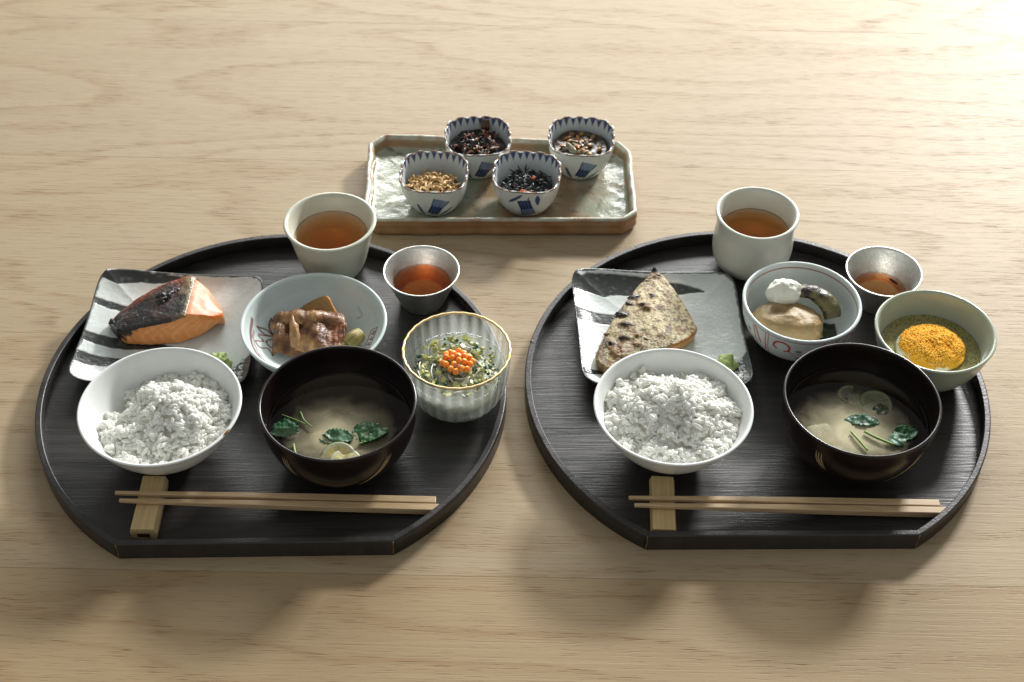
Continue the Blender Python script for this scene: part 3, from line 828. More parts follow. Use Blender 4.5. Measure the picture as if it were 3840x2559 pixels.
# skin
ns, ms = 80, 44; xs2 = np.linspace(-.3145, -.2500, ns); VV = []; CC = []
for k in range(ms):
    v = -.04 + 1.08 * k / (ms - 1)
    a = interp(xs2, xs, yf) - .0006; b = interp(xs2, xs, yb) + .0008
    y = a + (b - a) * v; z = ztop(xs2, np.clip(v, 0, 1)) + .0012
    z = z - np.clip(-v, 0, 1) * .03 - np.clip(v - 1, 0, 1) * .05
    VV.append(np.stack([xs2, y, z], 1))
V = np.concatenate(VV)
U_ = np.tile((xs2 + .3145) / .0645, ms); Vv = np.repeat(np.linspace(0, 1, ms), ns)
f = fbm(V, 85, 4, 1.3); g = fbm(V, 40, 2, 6.6)
V[:, 2] += .0015 * (f + .25) * np.clip(1.25 - U_, 0, 1) + .0009 * np.abs(g)
dk = lin(26, 20, 18); br = lin(90, 40, 20); org = lin(165, 70, 25); olv = lin(135, 115, 75)
k1 = np.clip(.6 * Vv + .4 * U_ - .30 + .55 * f, 0, 1)
C = dk * (1 - k1[:, None]) + br * k1[:, None]
k2 = np.clip((Vv - .72) * 4 + .9 * g, 0, 1) * np.clip(U_ * 1.6, 0, 1); C = C * (1 - k2[:, None]) + org * k2[:, None]
k3 = np.clip((U_ - .86 + .10 * f) * 9, 0, 1); C = C * (1 - k3[:, None]) + olv * k3[:, None]
k4 = np.clip((U_ - .985) * 60, 0, 1); C = C * (1 - k4[:, None]) + lin(215, 190, 150) * k4[:, None]
top = V.copy(); bot = V - np.array([0, 0, .0011]); n_ = len(V); F = grid(ns, ms)
idx = np.arange(n_).reshape(ms, ns); ring = np.concatenate([idx[0, :], idx[1:, -1], idx[-1, -2::-1], idx[-2:0:-1, 0]])
F2 = F + [[i + n_ for i in q[::-1]] for q in F] + [[int(ring[i]), int(ring[i]) + n_, int(ring[(i + 1) % len(ring)]) + n_, int(ring[(i + 1) % len(ring)])] for i in range(len(ring))]
mb = MB(); mb.add(np.concatenate([top, bot]), F2, np.concatenate([C, C * .6])); obj('charred_skin', mb, M_char, salmon, origin=S0)
for (x, v, r) in ((-.2690, .58, .0062), (-.2635, .66, .0040), (-.2725, .46, .0038), (-.2605, .86, .0022), (-.2650, .42, .0022), (-.2690, .16, .0022), (-.2900, .25, .0022), (-.2850, .40, .0016), (-.3110, .50, .0026), (-.3080, .3, .0022), (-.2960, .12, .0018), (-.2800, .08, .0016)):
    a = float(interp(x, xs, yf)); b = float(interp(x, xs, yb)); y = a + (b - a) * v; z = float(ztop(x, v)) + .0006
    mb = MB(); mb.add(*lump((0, 0, 0), (r * 1.1, r * .95, r * .5), .7, 1.9, x * 900, 30, 20), lin(34, 22, 18))
    obj('char_blister', mb, M_char, salmon, (x - S0[0], y - S0[1], z - S0[2]))

# ================================================================= MACKEREL
mp_ = [(.1156, .8787), (.1190, .8745), (.1252, .8656), (.1320, .8500), (.1378, .8346), (.1425, .8190), (.1446, .8098), (.1400, .8020), (.1321, .7952), (.1180, .7875), (.1002, .7800), (.0840, .7690), (.0729, .7639), (.0670, .7675), (.0641, .7754), (.0673, .7884), (.0736, .8055), (.0806, .8225), (.0900, .8400), (.0996, .8572), (.1060, .8665), (.1108, .8730), (.1135, .8780), (.1156, .8787)]
def poly_pad(poly, cen, zt, zbase, nr=60, na=200, dome=.0015, seed=0, color=None, bumps=None, rot=1):
    B = pline([(x, y, 0) for x, y in poly], na + 1)[:-1, :2]; c = np.array(cen); V = []; 
    rr = np.concatenate([np.linspace(0.01, 1, nr)])
    for r in rr:
        P = c + (B - c) * r
        z = zt + dome * (1 - r * r) - .0012 * np.clip((r - .94) / .06, 0, 1) ** 2
        V.append(np.stack([P[:, 0], P[:, 1], np.full(na, z)], 1))
    nt_ = len(V)
    for k in range(1, 7):
        u = k / 6; P = c + (B - c) * (1.004 - .035 * u)
        V.append(np.stack([P[:, 0], P[:, 1], np.full(na, zt - .0012 + (zbase - zt + .0012) * u)], 1))
    P = np.concatenate(V); s = np.concatenate([np.zeros(nt_ * na), np.ones(6 * na)])
    rad = np.concatenate([np.repeat(rr, na), np.full(6 * na, 1.0)])
    if bumps is not None: P = bumps(P, s, rad)
    C = color(P, s, rad) if color is not None else None
    F = grid(na, nt_ + 6, True); F.append(list(range(na))[::-1]); F.append([(nt_ + 5) * na + j for j in range(na)])
    mb = MB(); mb.add(P, F, C); return mb
BIG = [(.0965, .8445, .0038, 1), (.1110, .8450, .0036, 1), (.1030, .8335, .0032, 1), (.0860, .8235, .0042, 1), (.0830, .8290, .0034, 1), (.0885, .8110, .0036, 1), (.1060, .8290, .0030, 0), (.0985, .7990, .0030, 0), (.0790, .7850, .0055, 0), (.0820, .7790, .0050, 0), (.0960, .7900, .0036, 0), (.0870, .7960, .0034, 1), (.0760, .7900, .004, 1), (.1050, .8670, .0040, 0), (.1160, .8700, .0042, 0), (.1135, .8760, .0035, 1), (.1150, .8780, .003, 1)]
MC = np.array([.104, .818, .0115])
def mb_bumps(P, s, r):
    f = fbm(P, 150, 3, 5.5); g = fbm(P, 60, 2, 2.2)
    P = P.copy(); P[:, 2] += np.where(s == 0, .0005 * f + .0006 * g, 0)
    for (bx, by, br, bk) in BIG: P[:, 2] += (s == 0) * .0011 * np.clip(1.2 + f * 2, 0, 2) * np.exp(-(((P[:, 0] - bx) / (br * 1.3)) ** 2 + ((P[:, 1] - by) / (br * .7)) ** 2))
    return P
def mcol(P, s, r):
    f = fbm(P, 170, 4, 5.5); g = fbm(P, 45, 2, 8.1); h = fbm(P, 420, 2, 3.3)
    # across the fillet: belly (right) pale, back (left) grey-green
    ax = (P[:, 0] - .064) / .08 - (P[:, 1] - .82) * -2.2
    left = np.clip(.72 - ax + .35 * g, 0, 1)
    C = lin(206, 188, 140) * (1 - left[:, None]) + lin(112, 104, 76) * left[:, None]
    h2 = fbm(P, 650, 2, 9.3); b = np.clip((f + .6 * h + .35 * left - .05) * 2.6, 0, 1); C = over(C, b * .7, lin(146, 112, 58))
    d = np.clip((f + .40 * left + .25 * g - .50) * 5, 0, 1); C = over(C, d * .8, lin(52, 42, 22))
    for (bx, by, br, bk) in BIG:
        q = np.exp(-(((P[:, 0] - bx) / (br * 1.9)) ** 2 + ((P[:, 1] - by) / (br * 1.1)) ** 2)) + .45 * f
        C = over(C, np.clip((q - .25) * 2, 0, 1) * .8, lin(134, 94, 46)); 
        if bk: C = over(C, np.clip((q - .48) * 4, 0, 1) * .95, lin(34, 26, 24))
    sp = np.clip((h - .22) * 7, 0, 1); C = over(C, sp * .75, lin(84, 66, 40)); sp = np.clip((h2 - .25) * 7, 0, 1) * np.clip(.25 + left + g, 0, 1); C = over(C, sp * .9, lin(48, 40, 28))
    tipm = np.clip((P[:, 1] - .862) / .010, 0, 1); C = over(C, tipm * np.clip(.55 + f, 0, 1) * .9, lin(62, 36, 26))
    e = np.clip((r - .955) / .03, 0, 1) * np.clip((P[:, 0] - .115) / .01, 0, 1) * np.clip((.83 - P[:, 1]) / .02, 0, 1)
    C = over(C, e * .8, lin(196, 118, 52))
    w = s == 1; C[w] = np.where((P[w, 0] > .10)[:, None], lin(225, 170, 105), lin(150, 115, 70))
    return C
mack = thing('mackerel_fillet', 'grilled mackerel fillet, skin side up and speckled with char, on the right plate', 'fish', tuple(MC))
mb = poly_pad(mp_, (.104, .814), .0205, .0112, 95, 320, .0022, color=mcol, bumps=mb_bumps)
obj('fish_skin', mb, M_mack, mack, origin=MC)
rs = random.Random(4)
bl = [(.0965, .8445, .0038, 1), (.1110, .8450, .0036, 1), (.1030, .8335, .0032, 1), (.0860, .8235, .0042, 1), (.0830, .8290, .0034, 1), (.0885, .8110, .0036, 1), (.1060, .8290, .0030, 0), (.0985, .7990, .0028, 0), (.1035, .7965, .0022, 0), (.0790, .7850, .0050, 0), (.0820, .7790, .0045, 0), (.0960, .7900, .0036, 0), (.0870, .7960, .0034, 1), (.1050, .8670, .0040, 0), (.1160, .8700, .0042, 0), (.1100, .8640, .0036, 0), (.1200, .8640, .0032, 0), (.0925, .8365, .0025, 1), (.0735, .8020, .0022, 0), (.1135, .8760, .0028, 1), (.1150, .8795, .0022, 1)]
for _ in range(46):
    bl.append((rs.uniform(.075, .135), rs.uniform(.775, .865), rs.uniform(.0008, .0018), rs.choice((0, 1, 0))))
from mathutils.geometry import intersect_point_tri_2d
def inside(x, y, poly):
    c = False; j = len(poly) - 1
    for i in range(len(poly)):
        xi, yi = poly[i]; xj, yj = poly[j]
        if (yi > y) != (yj > y) and x < (xj - xi) * (y - yi) / (yj - yi + 1e-12) + xi: c = not c
        j = i
    return c
for (x, y, r, k) in bl:
    if not inside(x, y, mp_) and y < .876: continue
    mb = MB(); mb.add(*lump((0, 0, 0), (r * 1.15, r * .62, r * .36), .5, 2.0, x * 777, 18, 10, rot=(0, 0, rs.uniform(-.6, .3))), lin(30, 24, 20) if k else lin(128, 84, 40))
    obj('skin_blister', mb, M_char if k else M_mack, mack, (x - MC[0], y - MC[1], .0215 + .0003 - MC[2] - .0010 * ((x - .104) ** 2 + (y - .814) ** 2) / .0012))

# ---- wasabi
for (x, y, z, lb, sd) in ((-.2225, .7675, .0095, 'small mound of pale green wasabi on the salmon plate behind the chipped rice bowl', 3.1), (.1640, .7760, .0100, 'small mound of pale green wasabi on the mackerel plate beside the stamped flowers', 7.7)):
    V, F = lump((0, 0, .0048), (.0080, .0078, .0085), .34, 1.7, sd, 40, 26, flatten=0)
    f = fbm(V, 330, 2, sd); V = V * (1 + .05 * f)[:, None]; V[:, 2] = np.maximum(V[:, 2], 0)
    mb = MB(); mb.add(V, F, lin(190, 212, 132)); tag(obj('wasabi', mb, M_food, None, (x, y, z)), lb, 'wasabi', 'wasabi mounds')

# ================================================================= RICE
gmb = MB(); V, F = uvs(12, 8, .0036, .00150, .00140)
V[:, 2] += .00025 * np.cos(V[:, 0] / .0029 * 1.5) ; V[:, 1] *= (1 + .08 * np.sin(V[:, 0] * 700)); gmb.add(V, F, (.84, .86, .82))
grain_src = None
def rice(cx, cy, hf, label, seed, nside=1750, rmax=.0490):
    global grain_src
    rr = random.Random(seed)
    t = thing('rice_serving', label, 'rice', (cx, cy, Z0 + .010), 'bowls of steamed rice')
    zoff = Z0 + .010
    # core
    n, k = 150, 60; V = []
    for i in range(k):
        r = rmax * (i + .01) / (k - 1)
        for j in range(n):
            a = 2 * math.pi * j / n; x, y = r * math.cos(a), r * math.sin(a)
            rb = float(ri_rice(hf(x, y) + .0)) - .0008
            q = min(1, rb / max(r, 1e-6)); x *= q; y *= q
            V.append((x, y, max(hf(x, y) - .0011, .0002)))
    V = np.array(V); low = []
    for i in range(7):
        z = .0 + .0; 
    F = grid(n, k, True)
    # closing bowl-shaped underside
    rim = V[-n:]; under = []
    for s_ in (.75, .5, .25, .02):
        P = rim.copy(); P[:, :2] *= s_
        rad = np.linalg.norm(P[:, :2], axis=1)
        P[:, 2] = .0105 + (rim[:, 2] - .0105) * s_ ** 2.2; under.append(P)
    V2 = np.concatenate([V] + under); F = grid(n, k + 4, True)
    F.append(list(range(n))[::-1]); F.append([(k + 3) * n + j for j in range(n)])
    V2[:, 2] += Z0 - zoff
    mb = MB(); mb.add(V2, F, (.82, .84, .79)); obj('rice_core', mb, M_core, t)['kind'] = 'stuff'
    pts = []
    for _ in range(nside):
        a = rr.uniform(0, 2 * math.pi); r = rmax * math.sqrt(rr.random()); x, y = r * math.cos(a), r * math.sin(a)
        z = hf(x, y)
        if r > float(ri_rice(z)) - .0022: continue
        lift = rr.choice((0, 0, 0, .0006, .0010, .0018)) * rr.random()
        pts.append((x, y, z + lift - .0006, rr.uniform(-.5, .5), rr.gauss(0, .30), rr.uniform(0, 6.28), rr.uniform(.85, 1.15)))
    pts.sort(key=lambda p: -(p[2] - .35 * p[1]))
    big, rest = pts[:290], pts[290:]
    for p in big:
        loc = (p[0], p[1], p[2] + Z0 - zoff)
        if grain_src is None:
            grain_src = obj('rice_grain', gmb, M_rice, t, loc); grain_src.rotation_euler = p[3:6]; grain_src.scale = (p[6],) * 3
        else: inst(grain_src, 'rice_grain', t, loc, p[3:6], (p[6],) * 3)
    mb = MB(); Vg = gmb.verts(); Fg = gmb.f
    for p in rest:
        mb.add((Vg * p[6]) @ rot_euler(*p[3:6]).T + np.array([p[0], p[1], p[2] + Z0 - zoff]), Fg, (.84, .86, .82))
    obj('rice_grains', mb, M_rice, t)['kind'] = 'stuff'
    return t
def clump(x, y, o, f):
    n = abs(mnoise.noise((x * f + o, y * f - o, o * .3))); return max(0, 1 - n * 2.6)
def gs(x, y, cx, cy, s, h): return h * math.exp(-((x - cx) ** 2 + (y - cy) ** 2) / (2 * s * s))
def hfL(x, y):
    z = .0335 + gs(x, y, .002, .010, .018, .0140) + gs(x, y, .018, .004, .013, .0080) + gs(x, y, -.004, -.020, .014, .0035) + gs(x, y, .022, -.014, .012, .0050)
    z -= gs(x, y, -.018, -.002, .009, .0035); z -= gs(x, y, -.036, .016, .015, .010); z -= gs(x, y, .0, .042, .012, .006)
    z += .0060 * mnoise.noise((x * 95, y * 95, 1.2)) - .0022 * clump(x, y, 1.7, 70) + .0012 * mnoise.noise((x * 210, y * 210, 4.2))
    return z
def hfR(x, y):
    z = .0360 + gs(x, y, -.012, .012, .016, .0095) + gs(x, y, .012, .012, .014, .0120) + gs(x, y, .022, -.006, .012, .0080) + gs(x, y, -.020, -.004, .012, .0060) + gs(x, y, .012, -.026, .012, .0050)
    z += gs(x, y, .000, -.004, .011, .0065); z -= gs(x, y, .0, .044, .011, .004); z -= gs(x, y, .001, .027, .006, .003)
    z += .0060 * mnoise.noise((x * 95 + 9, y * 95, 7.2)) - .0022 * clump(x, y, 5.1, 68) + .0012 * mnoise.noise((x * 210, y * 210 + 4, 2.2))
    return z
rice(-.248, .6896, hfL, 'steamed white rice heaped in the chipped rice bowl', 11)
rice(.1157, .6987, hfR, 'steamed white rice heaped in the rice bowl in front of the mackerel', 23, rmax=.0488)

# ================================================================= CHOPSTICKS AND RESTS
def chopstick(p0, p1, label):
    p0 = np.array(p0); p1 = np.array(p1); t = MB()
    V, F = tube([p0, p0 + (p1 - p0) * .25, p0 + (p1 - p0) * .6, p1], [.0012, .0019, .0026, .0029], 4, square=True)
    t.add(V - p0, F, lin(205, 172, 122))
    o = obj('chopstick', t, M_stick, None, tuple(p0), smooth=False)
    md = o.modifiers.new('b', 'BEVEL'); md.width = .0005; md.segments = 2
    return tag(o, label, 'chopstick', 'pale wooden chopsticks')
def stickm(name, c1, c2, sc_=(25, 900, 900)):
    m, nt, b = nmat(name); v = coords(nt, sc_, 7)
    L(nt, ramp(nt, noise(nt, v, 1, 3, .6), [(.3, c1), (.7, c2)]), b.inputs['Base Color'])
    b.inputs['Roughness'].default_value = .45
    return m
M_stick = stickm('cedar_stick', (.45, .30, .15), (.62, .45, .26))
M_rest = stickm('pale_block', (.50, .35, .15), (.62, .47, .24), (500, 18, 300))
rz_t = .0170
chopstick((-.2745, .6357, .0196), (-.0515, .6425, .0079), 'upper of the two chopsticks on the left tray, resting on the slotted wooden block')
chopstick((-.2702, .6290, .0196), (-.0475, .6358, .0079), 'lower of the two chopsticks on the left tray, nearer its straight front rail')
chopstick((.0835, .6400, .0196), (.3045, .6483, .0079), 'upper of the two chopsticks on the right tray, nearer the soup bowl')
chopstick((.0872, .6335, .0196), (.3085, .6417, .0079), 'lower of the two chopsticks on the right tray, nearer its straight front rail')
def rest(loc, wd, ln, h, rz, label, slot, und):
    t = thing('chopstick_rest', label, 'chopstick rest', loc, 'wooden chopstick rests', rz)
    w0, w1 = wd / 2, wd / 2 * .86
    # body: bevelled block whose right side leans, and undercut end if asked
    V = np.array([(-w0 * .92, -ln / 2 + und, 0), (w0 * .92, -ln / 2 + und, 0), (w0, -ln / 2, h * .55), (-w0, -ln / 2, h * .55), (-w1, -ln / 2 + .0004, h), (w1, -ln / 2 + .0004, h)])
    W_ = V * np.array([1, -1, 1]); A = np.concatenate([V, W_]); mid = V.copy(); mid[:, 1] = 0; mid[4:, 2] -= .0006
    A = np.concatenate([V, mid, W_])
    order = [0, 1, 2, 5, 4, 3]; F = []
    for s_ in (0, 6):
        for i in range(6):
            a, b = order[i], order[(i + 1) % 6]
            F.append([s_ + a, s_ + 6 + a, s_ + 6 + b, s_ + b])
    F.append([0 + i for i in order]); F.append([12 + i for i in order][::-1])
    mb = MB(); mb.add(A, F, lin(200, 170, 110)); o = obj('rest_block', mb, M_rest, t, smooth=False)
    md = o.modifiers.new('b', 'BEVEL'); md.width = .0006; md.segments = 2; md.limit_method = 'ANGLE'
    if slot:
        mb = MB(); V, F = box((0, -ln / 2 - .00005, h * .42), (wd * .45, .0006, h * .28)); mb.add(V, F, lin(60, 42, 28)); obj('slot', mb, M_chop, t, smooth=False)  # flat dark block paints the shade inside a hole
    return t
rest((-.2510, .6310, Z0), .0185, .048, .0117, .012, 'pale wooden chopstick rest with a dark slot in its end, on the left tray', True, .0004)
rest((.1080, .6395, Z0), .0180, .048, .0117, -.035, 'pale wooden chopstick rest with a plain undercut end, on the right tray', False, .0022)

# ================================================================= PLATTER AND SMALL CUPS
PB = np.array([-.013, .995, 0])
outl = np.array([(-.1165, .9365), (.0930, .9430), (.1055, .9550), (.1035, 1.0410), (.0925, 1.0540), (-.1190, 1.0580), (-.1325, 1.0440), (-.1285, .9480)]) - PB[:2]
def platter():
    # dense outline
    n = len(outl); D = []
    for i in range(n):
        a, b = outl[i], outl[(i + 1) % n]; m = max(6, int(np.linalg.norm(b - a) / .0016))
        for k in range(m): D.append(a + (b - a) * k / m)
    D = np.array(D); m = len(D)
    for _ in range(3): D = (np.roll(D, 1, 0) + 2 * D + np.roll(D, -1, 0)) / 4
    c = np.zeros(2); nrm = D / np.linalg.norm(D, axis=1)[:, None]
    T = np.roll(D, -1, 0) - np.roll(D, 1, 0); T /= np.linalg.norm(T, axis=1)[:, None]; Nn = np.stack([T[:, 1], -T[:, 0]], 1)
    wv = np.array([mnoise.noise((p[0] * 60, p[1] * 60, .5)) for p in D]); wv2 = np.array([mnoise.noise((p[0] * 130, p[1] * 130, 3.5)) for p in D])
    D = D + Nn * (.0009 * wv)[:, None]
    H = .0185; rings = []; cols = []
    terra = lin(150, 106, 70); terra2 = lin(186, 150, 112); gz = lin(214, 220, 200); grn_ = lin(140, 146, 116); tan = lin(176, 138, 104)
    def add(off, z, kind):
        P = D - Nn * (off if np.ndim(off) == 0 else off[:, None]); rings.append(np.concatenate([P, np.full((m, 1), 0.) + np.reshape(z, (-1, 1))], 1)); cols.append(kind)
    add(.030, .0005, 'o'); add(.0035, .0002, 'o'); add(.0010, .0012, 'o')
    for z in np.linspace(.003, H - .0028, 7): add(.0004 * math.sin(z * 900), z, 'o')
    add(.0000, H - .0016 + .0007 * wv, 'r'); add(.0008, H - .0003 + .0007 * wv, 'r'); add(.0020, H + .0007 * wv, 'r'); add(.0034 + .0005 * wv2, H - .0003 + .0007 * wv, 'r'); add(.0046 + .0007 * wv2, H - .0018, 'r')
    for z in np.linspace(H - .0035, .0085, 5): add(.0050 + .0007 * wv2 + (H - z) * .10, z, 'w')
    add(.0072, .0074, 'f')
    K = 46
    inner = rings[-1][:, :2]
    for k in range(1, K + 1):
        s = 1 - k / (K + .3); P = inner * s
        rings.append(np.concatenate([P, np.full((m, 1), .0070)], 1)); cols.append('f')
    V = np.concatenate(rings); kind = np.repeat(np.array(cols), m)
    f = fbm(V, 38, 3, 2.7); g = fbm(V, 120, 3, 7.1)
    fl = kind == 'f'; V[fl, 2] += .00055 * fbm(V[fl], 70, 2, 1.1)
    C = np.zeros((len(V), 3))
    x = V[:, 0]
    # green-white glaze pooled at both ends, bare toasted clay in the middle right
    bare = np.clip(1.55 - np.abs(x - .030) / .045 + 1.0 * f, 0, 1)
    fc = gz * .62 * (1 - bare[:, None]) + (tan * .75) * bare[:, None]
    gr = np.clip(np.abs(f + .1) * .9, 0, .38); fc = fc * (1 - gr[:, None]) + grn_ * gr[:, None] * (.8)
    sp = np.clip((g - .45) * 8, 0, 1); fc = over(fc, sp * .5, lin(80, 62, 42))
    C[:] = fc
    o_ = kind == 'o'; q = np.clip(.5 + .9 * f[o_] - (V[o_, 2] - .008) * 20, 0, 1)[:, None]
    C[o_] = terra * (1 - q) * .95 + terra2 * q * .8
    w_ = kind == 'w'; q = np.clip(.6 + .8 * f[w_], 0, 1)[:, None]; C[w_] = lin(172, 134, 104) * q + grn_ * (1 - q)
    r_ = kind == 'r'; q = np.clip(.75 + .8 * g[r_], 0, 1)[:, None]; C[r_] = lin(205, 208, 190) * q * .8 + lin(165, 125, 90) * (1 - q)
    F = grid(m, len(rings), True); F.append(list(range(m))[::-1]); F.append([(len(rings) - 1) * m + j for j in range(m)])
    mb = MB(); mb.add(V, F, C)
    return tag(obj('oblong_platter', mb, M_stone, None, tuple(PB)), 'rough brown and pale green stoneware platter with cut corners behind the trays', 'platter')
platter()

blue = lin(38, 62, 112); blue2 = lin(60, 88, 136)
def cup_color(variant):
    def f(r, t, z, s):
        c = np.tile(np.array([.66, .70, .68]), (len(r), 1))
        H = .0335
        # saw-tooth fringe inside the rim
        ins = (s == 1) & (z > .02); k = 30
        ph = ((t * k / (2 * np.pi)) % 1) - .5
        wdt = np.clip((z - (H - .0090)) / .0085, 0, 1) * .46
        m = np.clip((wdt - np.abs(ph)) / .07, 0, 1) * (z > H - .0090)
        m = np.maximum(m, np.clip((z - (H - .0014)) / .0005, 0, 1) * .8)
        ci = over(c, m * ins * .92, blue)
        # thin brown line on the lip
        lip = np.clip(1 - np.abs(z - (H - .0001)) / .0007, 0, 1) * ((s == 2) | (z > H - .0009)); ci = over(ci, np.clip(lip * 1.6, 0, 1), lin(120, 88, 66))
        out = (s == 0)
        ang = (t + math.pi / 2 + math.pi) % (2 * math.pi) - math.pi
        P = np.stack([ang[out] * .026, z[out]], 1); co = ci[out]
        def F_(mask, col, op=1.):
            nonlocal co; co = over(co, np.clip(mask, 0, 1) * op, col)
        fl = -1 if variant else 1; cx, cz = (.002, .0150) if not variant else (.000, .0150)
        tilt = -.38 * fl if not variant else -.25
        dx, dz = P[:, 0] - cx, (P[:, 1] - cz) * fl
        a = dx * math.cos(tilt) - dz * math.sin(-tilt); b = dx * math.sin(-tilt) * -1 + dz * math.cos(tilt)
        a, b = dx * math.cos(tilt) + dz * math.sin(tilt), -dx * math.sin(tilt) + dz * math.cos(tilt)
        # flower head: a broad brush with scaly bulb below
        a = a / 1.3; b = b / 1.3
        hw = .0040 + .0011 * np.clip(b / .007, 0, 1)
        head = ((np.abs(a) < hw) & (b > -.0075) & (b < .0080)).astype(float)
        F_(head, blue2, .95)
        lines = (np.abs(((a / .00105 + 20) % 1) - .5) < .22) & (head > 0) & (b > .0012); F_(lines.astype(float), lin(170, 184, 200), .7)
        sc_ = (head > 0) & (b <= .0012)
        cell = np.hypot(((a / .0021 + 20.5) % 1) - .5, (((b + .0 * a) / .0021 + 20) % 1) - .5)
        F_(((cell > .36) & sc_).astype(float), lin(24, 38, 78), .95)
        edge = (head > 0) & ((np.abs(a) > hw - .0006) | (b < -.0068)); F_(edge.astype(float), lin(24, 38, 78), .9)
        def leaf(x0, z0, x1, z1, wd):
            A = np.array([x0, z0]); B = np.array([x1, z1]); d = B - A; Ln = np.linalg.norm(d); d = d / Ln
            q = P - A; u = q @ d; v = np.abs(q @ np.array([-d[1], d[0]]))
            ww = wd * np.sin(np.clip(u / Ln, 0, 1) * math.pi) ** .6
            F_(((u > 0) & (u < Ln) & (v < ww)).astype(float), blue, .95)
        if variant:
            leaf(-.0030, .0310, -.0145, .0200, .0015); leaf(.0080, .0310, .0090, .0185, .0018); leaf(.0020, .0300, .0005, .0225, .0005)
        else:
            leaf(-.0105, .0020, -.0140, .0180, .0019); leaf(.0050, .0020, .0165, .0125, .0014); leaf(-.0035, .0030, -.0005, .0090, .0005)
        ci[out] = co
        return ci
    return f
def sq(Rr, T, Z, S):
    k = np.clip(Z / .0335, 0, 1) ** .8
    n_ = 2 + .9 * k
    a = T + .09
    sup = (np.abs(np.cos(a)) ** n_ + np.abs(np.sin(a)) ** n_) ** (-1 / n_)
    sup = sup / (1 + .13 * k)
    return Rr * (1 + (sup * 1.08 - 1) * k) * (1 + .013 * k * np.cos(16 * T))
def zw(Rr, T, Z, S):
    k = np.clip((Z - .02) / .0135, 0, 1)
    return Z + k * (.00045 * np.cos(16 * T) + .0004 * np.sin(3 * T))
cup_prof = [(.0185, 0), (.0200, .0008), (.0238, .0075), (.0270, .0170), (.0292, .0260), (.0305, .0335)]
meshes = {}
def small_cup(x, y, rz, variant, label):
    if variant not in meshes:
        mb, ri = vessel_mesh(cup_prof, .0018, .0030, .0335, nseg=360, nout=64, ninn=60, color=cup_color(variant), rmod=sq, zmod=zw, bowl=.35, ncap=5)
        o = obj('small_cup', mb, M_glaze, None, (x, y, .0082)); meshes[variant] = (o, ri)
    else:
        o = meshes[variant][0].copy(); COL.objects.link(o); o.location = (x, y, .0082)
    o.rotation_euler = (0, 0, rz)
    return tag(o, label, 'cup', 'blue and white scalloped cups on the platter')
cups = [(-.0693, .9745, .05, 0, 'scalloped blue and white cup holding golden fried whitebait, front left on the platter'),
        (.0099, .9765, 0, 1, 'scalloped blue and white cup holding black seaweed salad, its blue flower upside down'),
        (-.0335, 1.0262, .16, 0, 'scalloped blue and white cup holding dark brown kelp relish, back left on the platter'),
        (.0576, 1.0285, .03, 0, 'scalloped blue and white cup holding brown pickles in sauce, back right on the platter')]
for c_ in cups: small_cup(*c_)
ri_small = meshes[0][1]

def fill_disc(rr, rmax):
    a = rr.uniform(0, 2 * math.pi); r = rmax * math.sqrt(rr.random()); return r * math.cos(a), r * math.sin(a)
def sauce(cx, cy, z, rad, col, parent, org, name='sauce', amp=.0012, mat=None, seed=1.0):
    n, k = 48, 12; V = []
    for i in range(k):
        for j in range(n):
            a = 2 * math.pi * j / n; r = rad * (i + .02) / (k - 1) * (1 + .09 * (abs(math.cos(2 * a)) ** 2 * -1 + .5) * 0)
            V.append((r * math.cos(a), r * math.sin(a), z))
    V = np.array(V); V[:, 2] += amp * fbm(V, 110, 2, seed)
    B = V[-n:].copy() * np.array([.84, .84, 1]); B[:, 2] = z - .006
    V = np.concatenate([V, B]); F = grid(n, k + 1, True) + [list(range(n))[::-1], [k * n + j for j in range(n)]]
    mb = MB(); mb.add(V, F, col); return obj(name, mb, mat or M_wet, parent, (cx - org[0], cy - org[1], 0))
# whitebait
rr = random.Random(3)
cx, cy = cups[0][:2]; org = (cx, cy, .0072)
t = thing('whitebait_portion', 'heap of golden brown fried whitebait in the front left cup', 'side dish', org)
sauce(cx, cy, .0155, .0215, lin(120, 88, 50), t, org, 'whitebait_bed', .002, M_food)
def bait_mesh(q):
    pts = [(-.0055, 0, 0), (-.002, .0012 * q, .0006), (.002, -.0010 * q, .0008), (.0055, .0008 * q, 0)]
    mb = MB(); mb.add(*tube(pts, [.0008, .00125, .0011, .0006], 7, n=9, up=(0, 0, 1)), [lin(214, 176, 110), lin(190, 152, 92), lin(226, 190, 130)][int(abs(q)) % 3]); return mb
srcs = []
for i in range(125):
    x, y = fill_disc(rr, .0210); h = .0185 + .0045 * math.exp(-((x - .003) ** 2 + (y + .002) ** 2) / .00022) - .0035 * (y > .010) + .0012 * rr.random()
    rot = (rr.uniform(-.5, .5), rr.uniform(-.8, .8), rr.uniform(0, 6.28)); s_ = rr.uniform(.75, 1.1)
    if len(srcs) < 6:
        o = obj('whitebait', bait_mesh([1, -1.2, 2.1, -2.5, .5, 1.6][len(srcs)]), M_food, t, (x, y, h)); o.rotation_euler = rot; o.scale = (s_,) * 3; srcs.append(o)
    else: inst(rr.choice(srcs), 'whitebait', t, (x, y, h), rot, (s_,) * 3)
